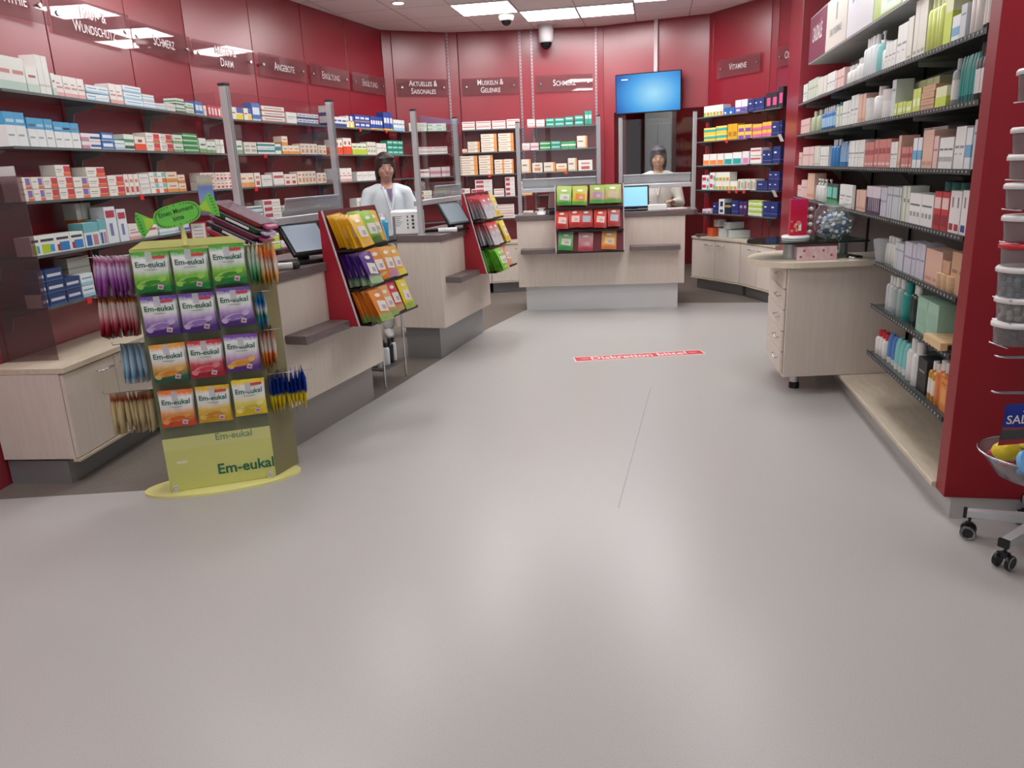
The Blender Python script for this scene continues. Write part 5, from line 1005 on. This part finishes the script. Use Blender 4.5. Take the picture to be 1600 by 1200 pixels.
t = thing('ball_rack', 'clear upright holder with white round capsules beside the magenta card', 'holder', dt(.20, .23, 1.0125), 0)
q = MB(); q.box(-.03, .04, -.02, .02, 0, .26, ACRYL); q.build('case', t)
for k in range(8): q = MB(); q.sphere((-.012 + (k % 2) * .03, 0, .05 + (k // 2) * .05), .014, WHTG, 10); q.build('capsule', t)
t = thing('glass_bowl', 'round glass bowl filled with blue and white wrapped sweets on the glass shelf', 'bowl', dt(.37, .22, 1.0125), 0)
BWG = glass_mat('bowl_glass', '#f2f6f6', 1.6, .10, '#e6eaea'); q = MB(); prof = [(.05, 0), (.085, .01), (.118, .06), (.13, .12), (.122, .18), (.10, .215), (.105, .225)]; q.lathe(prof, BWG, 28, caps=False); q.lathe([(.001, .004), (.05, .004)], BWG, 28, caps=False); q.tube([(.105 * math.cos(2 * PI * k / 28), .105 * math.sin(2 * PI * k / 28), .225) for k in range(29)], .004, BWG, 6); q.build('bowl', t)
rs = random.Random(3)
swm = []
for c, e in (('#3f6fae', '#dfe6ee'), ('#e4e6e8', '#cfd6de'), ('#7fa6cc', '#e4e8ec'), ('#9ea6a4', '#d8dcd8')):
    q = MB(); q.sphere((0, 0, 0), .017, M(c, .3), 10, (1.5, .8, .7)); q.tube([(.022, 0, 0), (.038, 0, 0)], .01, M(e, .25), 6, radii=[.003, .013]); q.tube([(-.022, 0, 0), (-.038, 0, 0)], .01, M(e, .25), 6, radii=[.003, .013]); swm.append(q.mesh('sweet'))
n = 0
for lay in range(7):
    zz_ = .02 + lay * .021; R_ = [.035, .06, .075, .083, .088, .086, .06][lay]
    cnt = [4, 7, 9, 9, 9, 9, 6][lay]
    for k in range(cnt):
        a_ = 2 * PI * k / cnt + lay; rad = R_ * (.85 if k % 3 else .4)
        link('wrapped_sweet', swm[rs.randrange(4)], None, dt(.37 + rad * math.cos(a_), .22 + rad * math.sin(a_), 1.0125 + zz_), 0, 'small foil-wrapped sweet in the glass bowl', 'sweets', 'wrapped sweets in the glass bowl', None, (rs.uniform(-.5, .5), rs.uniform(-.6, .6), rs.uniform(0, 3)))
slab_thing('tester_stand', 'tall grey plastic tester stand behind the glass bowl', 'tester stand', dt(.22, .42, 1.0125), 0, .06, .05, .2, M('#c9c4c4', .4))
slab_thing('tester_display', 'dark grey ribbed display box behind the glass bowl at the shelf end', 'display box', dt(.47, .40, 1.0125), 0, .09, .12, .2, M('#77797a', .4))
# tissue box
tm = noise_mat('floral_print', '#e6d2d2', '#d9aeb4', 26, .5); t = thing('tissue_box', 'pale pink floral tissue box on the consultation desk', 'tissue box', dt(.22, .13, .8955), math.radians(-9))
q = MB(); q.box(-.125, .125, -.06, .06, 0, .085, tm, bev=.002)
for (x, z) in ((-.08, .06), (-.02, .02), (.04, .06), (.09, .03), (-.1, .02)): q.sphere((x, -.0605, z), .009, M('#b5566a'), 8, (1, .1, 1))
q.build('carton', t)
t = thing('compact_mirror', 'round black and silver compact mirror lying on the consultation desk', 'mirror', dt(.45, .06, .8955), 0)
q = MB(); q.lathe([(.05, 0), (.052, .004), (.052, .012), (.05, .016)], STEEL, 24); q.build('case', t)
q = MB(); q.lathe([(.046, .016), (.044, .018)], BLKG, 24); q.build('glass', t)
slab_thing('brush_case', 'black brush lying behind the tissue box on the desk', 'brush', dt(.36, .33, .8955), -.3, .14, .03, .025, BLK)
t = thing('funnel_scoop', 'pale green and clear scoop stand at the shelf end by the desk', 'scoop', (rp(4.40).x + .02, rp(4.40).y, .948), 0)
q = MB(); q.lathe([(.03, 0), (.055, .13)], FROST, 4); q.build('cup', t)
slab_thing('navy_folder', 'navy blue folder lying on the low cabinet near the red pier', 'folder', (2.86, 8.6, .652), -1.1, .3, .2, .03, M('#24345c', .4))
# packs on right low cabinet
for k, (x, y, z, w, h, c, lab, rz) in enumerate(((2.56, 9.55, .652, .12, .1, '#e0653a', 'orange pack', .2), (2.66, 9.38, .652, .16, .1, '#dfe3e2', 'white pack', .0), (2.78, 9.22, .652, .26, .09, '#d3e0dc', 'white and teal carton', -.1), (2.74, 9.3, .753, .24, .08, '#dde5e2', 'stacked white carton', .1), (2.62, 9.52, .762, .1, .09, '#e4e6e4', 'small white carton', .2))):
    slab_thing('carton', '%s lying on the low cabinet under the VITAMINE shelves' % lab, 'carton', (x, y, z), rz, w, .13, h, M(c, .5))
slab_thing('round_scale', 'flat dark round device on the low cabinet behind the far counter', 'scale', (2.42, 9.62, .652), .2, .12, .1, .025, M('#5a5256', .4))

# ================================================================= REVOLVING STAND at the right edge
hub = Vector((2.07, 2.74)); rs_ = thing('revolving_stand', 'wheeled silver stand with wire arms at the right edge of the photo', 'display stand', (hub.x, hub.y, 0), 0)
SG = M('#c6c9cd', .35, .3)
for k in range(5):
    a_ = math.radians(147 + 61 * k if k < 3 else 147 + 61 * 2 + 80 * (k - 2)); c, s = math.cos(a_), math.sin(a_)
    mt = Matrix.Rotation(a_, 4, 'Z'); q = MB(); q.add([(.02, -.022, .115), (.27, -.016, .095), (.27, .016, .095), (.02, .022, .115), (.02, -.022, .15), (.27, -.016, .122), (.27, .016, .122), (.02, .022, .15)], [(3, 2, 1, 0), (4, 5, 6, 7), (0, 1, 5, 4), (1, 2, 6, 5), (2, 3, 7, 6), (3, 0, 4, 7)], SG, False, mt)
    q.box(.262, .275, -.019, .019, .092, .125, BLK, mt); q.build('leg', rs_)
    q = MB(); q.cyl((.25, 0, .06), .006, .045, BLK, 8, mt)
    for sy in (-1, 1):
        q.lathe([(.026, 0), (.03, .003), (.03, .015), (.026, .018)], BLK, 18, mtx=mt @ Matrix.Translation((.25, sy * .014 - (0 if sy > 0 else .018) + (0), .031)) @ Matrix.Rotation(-PI / 2, 4, 'X'))
        q.lathe([(.02, -.001), (.027, -.001), (.027, .001)], M('#c9c9cc', .4), 18, mtx=mt @ Matrix.Translation((.25, sy * .033 if sy > 0 else -.033, .031)) @ Matrix.Rotation(-PI / 2, 4, 'X'), caps=False)
    q.box(.238, .262, -.015, .015, .045, .066, BLK, mt); q.build('castor', rs_)
q = MB(); q.cyl((0, 0, .1), .035, .06, SG); q.cyl((0, 0, .15), .018, 1.75, SG); q.build('column', rs_)
# wire arms (front tips of shelves) with tubs on them
tubs = [(1.689, 'white', '#eceae8', .09, None), (1.529, 'white', '#eceae8', .075, None), (1.45, 'white', '#eceae8', .07, None), (1.356, 'white', '#eceae8', .075, None), (1.249, 'white', '#eceae8', .08, None), (1.165, 'red', '#c82430', .075, None), (1.062, 'white', '#eceae8', .10, '#9aa3a8'), (.985, 'white', '#eceae8', .075, '#d9cfc2'), (.902, 'white', '#eceae8', .075, '#7a3a48')]
def tub(x, y, z, h, lidc, fill, lab):
    t = thing('sweets_tub', lab, 'tub', (x, y, z), 0, 'plastic tubs on the revolving stand')
    q = MB(); q.lathe([(.055, 0), (.060, .004), (.066, h)], TUBP, 24); q.build('cup', t)
    if fill:
        q = MB(); r2 = random.Random(int(z * 1000))
        for lay in range(int(h * .75 / .017)):
            for k in range(12): a_ = 2 * PI * k / 12 + lay; rr_ = .045 if k % 3 else .02; q.sphere((rr_ * math.cos(a_), rr_ * math.sin(a_), .012 + lay * .017), .012, M(fill, .4), 6)
        q.build('filling', t, kind='stuff')
    q = MB(); q.lathe([(.069, h - .012), (.073, h - .012), (.073, h), (.068, h + .006), (.001, h + .007)], M(lidc, .35), 24, caps=False); q.build('lid', t)
for k, (z, ln, lc, h, fill) in enumerate(tubs):
    r_x = {0: .668, 1: .664, 2: .660}.get(k, .655); 
    px = [1594, 1584, 1579, 1573, 1569, 1565, 1560, 1558, 1553][k]
    # position: column of tubs leaning forward towards the bottom, x found from the distance
    y = 2.55; best = min([.9 + .002 * j for j in range(600)], key=lambda x: abs(proj_x(x, y, z + h * .5) - px)); x = best + .07
    tub(x, y, z, h, lc, fill, '%s-lidded plastic tub on the revolving stand, %s from the top' % (ln, ORD[k]))
    q = MB(); q.tube([(x - .05 - hub.x, y - hub.y, z - .003), (-.02, -.01, z - .003)], .0025, STEEL, 6); q.tube([(x - hub.x - .05, y - .05 - hub.y, z - .003), (x - hub.x - .05, y + .05 - hub.y, z - .003)], .0025, STEEL, 6); q.build('wire_arm', rs_)
tub(2.0, 2.38, .80, .07, '#c82430', None, 'red-lidded plastic tub nearest the lens, beside the dark-filled tub'); tub(2.03, 2.38, 1.02, .1, '#c82430', None, 'red-lidded tall tub beside the white-lidded stack'); tub(2.03, 2.38, .9, .08, '#eceae8', '#d9cfc2', 'cream-filled tub partly cut by the photo edge')
for (x, y, z) in ((2.0, 2.38, .80), (2.03, 2.38, 1.02), (2.03, 2.38, .9)):
    q = MB(); q.tube([(x - .04 - hub.x, y - hub.y, z - .003), (-.01, -.01, z - .003)], .0025, STEEL, 6); q.tube([(x - hub.x + .03, y - hub.y - .04, z - .003), (.01, -.01, z - .003)], .0025, STEEL, 6); q.build('wire_arm', rs_)
for z, px in ((.86, 1553), (.735, 1548)):
    y = 2.5; x = min([.9 + .002 * j for j in range(600)], key=lambda x: abs(proj_x(x, y, z) - px))
    q = MB(); q.tube([(x - hub.x + .3, y - hub.y, z), (x - hub.x + .02, y - hub.y + .0, z + .012), (x - hub.x, y - hub.y, z + .016), (x - hub.x, y - hub.y - .012, z + .016), (x - hub.x + .03, y - hub.y - .012, z + .01), (x - hub.x + .3, y - hub.y - .012, z - .003)], .0028, STEEL, 6); q.build('wire_arm', rs_)
# blue packet
y = 2.45; z = .72; x = min([.9 + .002 * j for j in range(600)], key=lambda x: abs(proj_x(x, y, z) - 1569)) + .09
sb = bag_mesh('salm', .18, .15, .022, ramp_mat('foil_blue_red', [(0, '#a82430'), (.12, '#a82430'), (.16, '#3c4444'), (.38, '#454d4c'), (.42, '#b23a40'), (.46, '#1e2f8c'), (1, '#24379c')], noise=0), [('text', 'SALMIAK', .043, .004, -.068, WHF, .012), ('ell', .0, -.02, .03, .004, .2, WHF), ('ell', .03, -.115, .02, .014, 0, M('#9aa09c'))], 8, 8)
q = MB(); q.tube([(x - hub.x, y - hub.y - .01, z - .008), (x - hub.x, y - hub.y + .03, z + .004), (-.015, -.01, z + .004)], .0025, STEEL, 6); q.build('wire_arm', rs_)
hang(sb, 'dark blue liquorice packet with white lettering hanging at the right edge', 'packets on the revolving stand', (x, y, z), (math.radians(4), 0, .1))
# wire basket with sweets
bk_ = thing('clear_basket', 'clear plastic basket of small sweets low on the revolving stand', 'basket', (1.87, 2.57, .385), 0)
q = MB(); q.lathe([(.08, 0), (.12, .02), (.175, .10), (.18, .105)], TUBP, 28, caps=False); q.lathe([(.001, .001), (.08, .001)], TUBP, 28, caps=False); q.build('bowl', bk_)
q = MB(); q.tube([(.18 * math.cos(2 * PI * k / 28), .18 * math.sin(2 * PI * k / 28), .105) for k in range(29)], .004, STEEL, 6); q.build('rim', bk_)
cols = ['#d94a52', '#e8e4e6', '#e8d23a', '#5f9ed8', '#c9485a', '#e6e6ea']
for k in range(34):
    a_ = k * 2.4; rr_ = .02 + .11 * ((k * 37 % 34) / 34); zz_ = .335 + rr_ * .25 + (k % 3) * .018
    q = MB(); q.sphere((0, 0, 0), .019, M(cols[k % 6], .3), 8, (1.5, .8, .7)); 
    link('basket_sweet', q.mesh('sweet'), None, (1.87 + rr_ * math.cos(a_), 2.57 + rr_ * math.sin(a_), zz_ + .085), 0, '%s wrapped sweet in the clear basket' % ['red', 'white', 'yellow', 'blue', 'crimson', 'pale'][k % 6], 'sweets', '%s sweets in the clear basket' % ['red', 'white', 'yellow', 'blue', 'crimson', 'pale'][k % 6], None, (random.uniform(-.4, .4), random.uniform(-.4, .4), a_))
q = MB(); q.lathe([(.042, 0), (.045, .006), (.045, .014), (.04, .018)], M('#6fb0e4', .25), 24); q.build('blue_disc_tin', None, (1.755, 2.445, .505), 0, label='light blue round tin on top of the sweets in the basket', cat='tin', rot=(1.0, 0, .2))
q = MB(); q.tube([(-.05, 0, 0), (.05, 0, 0)], .012, M('#cfd8ea', .25), 8); q.build('sweet_roll', None, (1.84, 2.50, .535), .4, label='white and blue sweet roll on top of the basket', cat='sweets')
q = MB(); q.sphere((0, 0, 0), .045, M('#eed22e', .35), 12, (1.1, .9, .8)); q.build('yellow_pouch', None, (1.765, 2.575, .50), 0, label='yellow sweet pouch in the clear basket', cat='sweets')

# ================================================================= PEOPLE
def person(loc, rz, label, hairc, skinc, topc, scale, arm, undr='#8a7f90'):
    t = thing('person', label, 'person', loc, rz); t.scale = (scale,) * 3
    SK = M(skinc, .55)
    def caps(q, pts, m, n=14):   # chain of (x,y,z,r)
        q.tube([p[:3] for p in pts], .05, m, n, radii=[p[3] for p in pts])
        for p in pts: q.sphere(p[:3], p[3], m, n)
    def finish(q, name, vox, it=6):
        o = q.build(name, t); md = o.modifiers.new('remesh', 'REMESH'); md.mode = 'VOXEL'; md.voxel_size = vox; md.use_smooth_shade = True
        s_ = o.modifiers.new('smooth', 'SMOOTH'); s_.iterations = it; s_.factor = .6; return o
    q = MB()
    # head: skull, jaw, nose, ears, lips, brow
    q.sphere((0, 0, 1.62), .098, SK, 20, (.82, 1.0, 1.12)); q.sphere((0, -.03, 1.565), .07, SK, 16, (.86, .95, 1.0)); q.sphere((0, -.062, 1.525), .03, SK, 12, (1, .8, .8))
    q.tube([(0, -.092, 1.625), (0, -.112, 1.585), (0, -.1, 1.578)], .01, SK, 8, radii=[.007, .014, .011])
    for s in (-1, 1):
        q.sphere((s * .083, .005, 1.60), .024, SK, 10, (.35, .7, 1.2)); q.sphere((s * .03, -.088, 1.642), .016, SK, 8, (1.3, .5, .4)); q.sphere((s * .04, -.07, 1.585), .026, SK, 8)
    q.sphere((0, -.092, 1.553), .014, SK, 8, (1.6, .6, .35)); q.sphere((0, -.09, 1.543), .014, SK, 8, (1.4, .6, .35))
    caps(q, [(0, .005, 1.55, .052), (0, .01, 1.44, .055)], SK)
    caps(q, [(0, .01, 1.36, .13), (0, .01, 1.22, .14), (0, .01, 1.06, .125), (0, 0, .93, .15)], SK)
    for s in (-1, 1):
        caps(q, [(s * .06, .01, 1.40, .07), (s * .165, .015, 1.385, .06)], SK); a1, a2, a3 = [Vector((s * v[0], v[1], v[2])) for v in arm]
        caps(q, [(*a1, .05), (*a2, .04)], SK); caps(q, [(*a2, .038), (*a3, .026)], SK)
        caps(q, [(s * .09, 0, .92, .09), (s * .095, .01, .5, .06), (s * .095, .02, .09, .042)], SK); caps(q, [(s * .095, .0, .05, .04), (s * .10, -.12, .035, .03)], SK)
        # hand with five fingers
        d = (a3 - a2).normalized(); side = Vector((1, 0, 0)) if abs(d.x) < .8 else Vector((0, 1, 0)); nrm = d.cross(side).normalized()
        pc = a3 + d * .05; q.sphere(tuple(pc), .036, SK, 10, (1, 1, .6)); q.sphere(tuple(a3 + d * .02), .028, SK, 10)
        for f in range(4):
            st = pc + side * (-.027 + f * .018) + d * .02; ln = [.06, .07, .066, .052][f]
            caps(q, [(*st, .0095), (*(st + d * ln * .55 - nrm * .004), .009), (*(st + d * ln * .9 - nrm * .02), .008)], SK, 8)
        th = pc - side * s * .03 - d * .015; caps(q, [(*th, .012), (*(th - side * s * .025 + d * .025), .0105), (*(th - side * s * .03 + d * .05), .009)], SK, 8)
    finish(q, 'body', .009, 4)
    # eyes
    for s in (-1, 1): q = MB(); q.sphere((s * .031, -.0835, 1.620), .0105, M('#cfc8c2', .3), 10, (1.2, .6, .6)); q.sphere((s * .031, -.0885, 1.620), .0062, M('#2b1d16', .2), 8, (1, .5, .9)); q.tube([(s * .016, -.093, 1.640), (s * .032, -.092, 1.645), (s * .048, -.080, 1.639)], .0028, M('#3a2822', .6), 6); q.build('eye', t)
    q = MB(); q.sphere((0, -.098, 1.548), .012, M('#b4716b', .5), 10, (1.8, .5, .5)); q.build('lips', t)
    # hair
    HR = noise_mat('hair_' + hairc[1:], hairc, hairc, 60, .5, (1, 1, .1)); q = MB()
    q.sphere((0, .020, 1.655), .112, HR, 18, (.90, 1.02, 1.06)); q.sphere((0, .06, 1.55), .09, HR, 14, (1.05, .6, 1.5)); q.sphere((.03, -.06, 1.71), .045, HR, 12, (1.3, .8, .6)); q.sphere((-.04, -.055, 1.705), .04, HR, 12, (1.1, .8, .6))
    for s in (-1, 1): q.sphere((s * .083, .012, 1.59), .035, HR, 10, (.55, 1.2, 2.2))
    q.sphere((0, .105, 1.60), .04, HR, 10)
    finish(q, 'hair', .009, 6)
    # white coat
    CT = noise_mat('coat_' + topc[1:], topc, topc, 5, .75); q = MB()
    caps(q, [(0, .012, 1.40, .085), (0, .01, 1.32, .155), (0, .01, 1.2, .165), (0, .01, 1.05, .155), (0, .0, .9, .185), (0, .0, .68, .19)], CT, 18)
    for s in (-1, 1):
        a1, a2, a3 = [Vector((s * v[0], v[1], v[2])) for v in arm]
        caps(q, [(s * .08, .012, 1.40, .085), (s * .17, .015, 1.38, .075), (*a1, .065), (*a2, .056)], CT); caps(q, [(*a2, .055), (*(a2.lerp(a3, .78)), .042)], CT)
    o = finish(q, 'coat', .012, 6)
    q = MB(); q.tube([(-.055, -.07, 1.452), (-.035, -.135, 1.36), (0, -.168, 1.2)], .012, CT, 8); q.tube([(.055, -.07, 1.452), (.035, -.135, 1.36), (0, -.168, 1.2)], .012, CT, 8); q.tube([(0, -.170, 1.2), (0, -.165, .95)], .004, M('#b9bcc0'), 6); q.build('lapels', t)
    q = MB(); q.prism([(-.03, 0), (.03, 0), (.0, -.13)], 0, .004, M(undr, .8), Matrix.Translation((0, -.134, 1.43)) @ Matrix.Rotation(math.radians(72), 4, 'X')); q.build('shirt_front', t)
    q = MB()
    for s in (-1, 1): caps(q, [(s * .09, 0, .9, .1), (s * .095, .01, .5, .075), (s * .095, .015, .13, .065)], M('#d9dadb', .8))
    finish(q, 'trousers', .012, 5)
    q = MB()
    for s in (-1, 1): caps(q, [(s * .095, .02, .05, .048), (s * .10, -.06, .042, .042), (s * .10, -.14, .035, .034)], M('#e3e3e3', .6))
    finish(q, 'shoes', .01, 4)
    return t
person((-1.10, 7.5, .0), math.radians(-8 + 25), 'person in a pale blue-white coat with dark hair standing behind the middle counter', '#2f2120', '#b58878', '#d0d8de', .99, [(.21, .0, 1.30), (.26, -.05, 1.10), (.20, -.22, 1.12)], '#7a648a')
person((1.80, 9.22, .0), math.radians(-12), 'person in a cream white coat with dark hair standing behind the far counter', '#35262a', '#b98a68', '#d8d5cc', .985, [(.21, .0, 1.30), (.26, -.04, 1.10), (.17, -.24, 1.13)], '#8f8b84')

# any lamp's light comes from the emissive panels themselves; a small area of daylight enters behind the camera
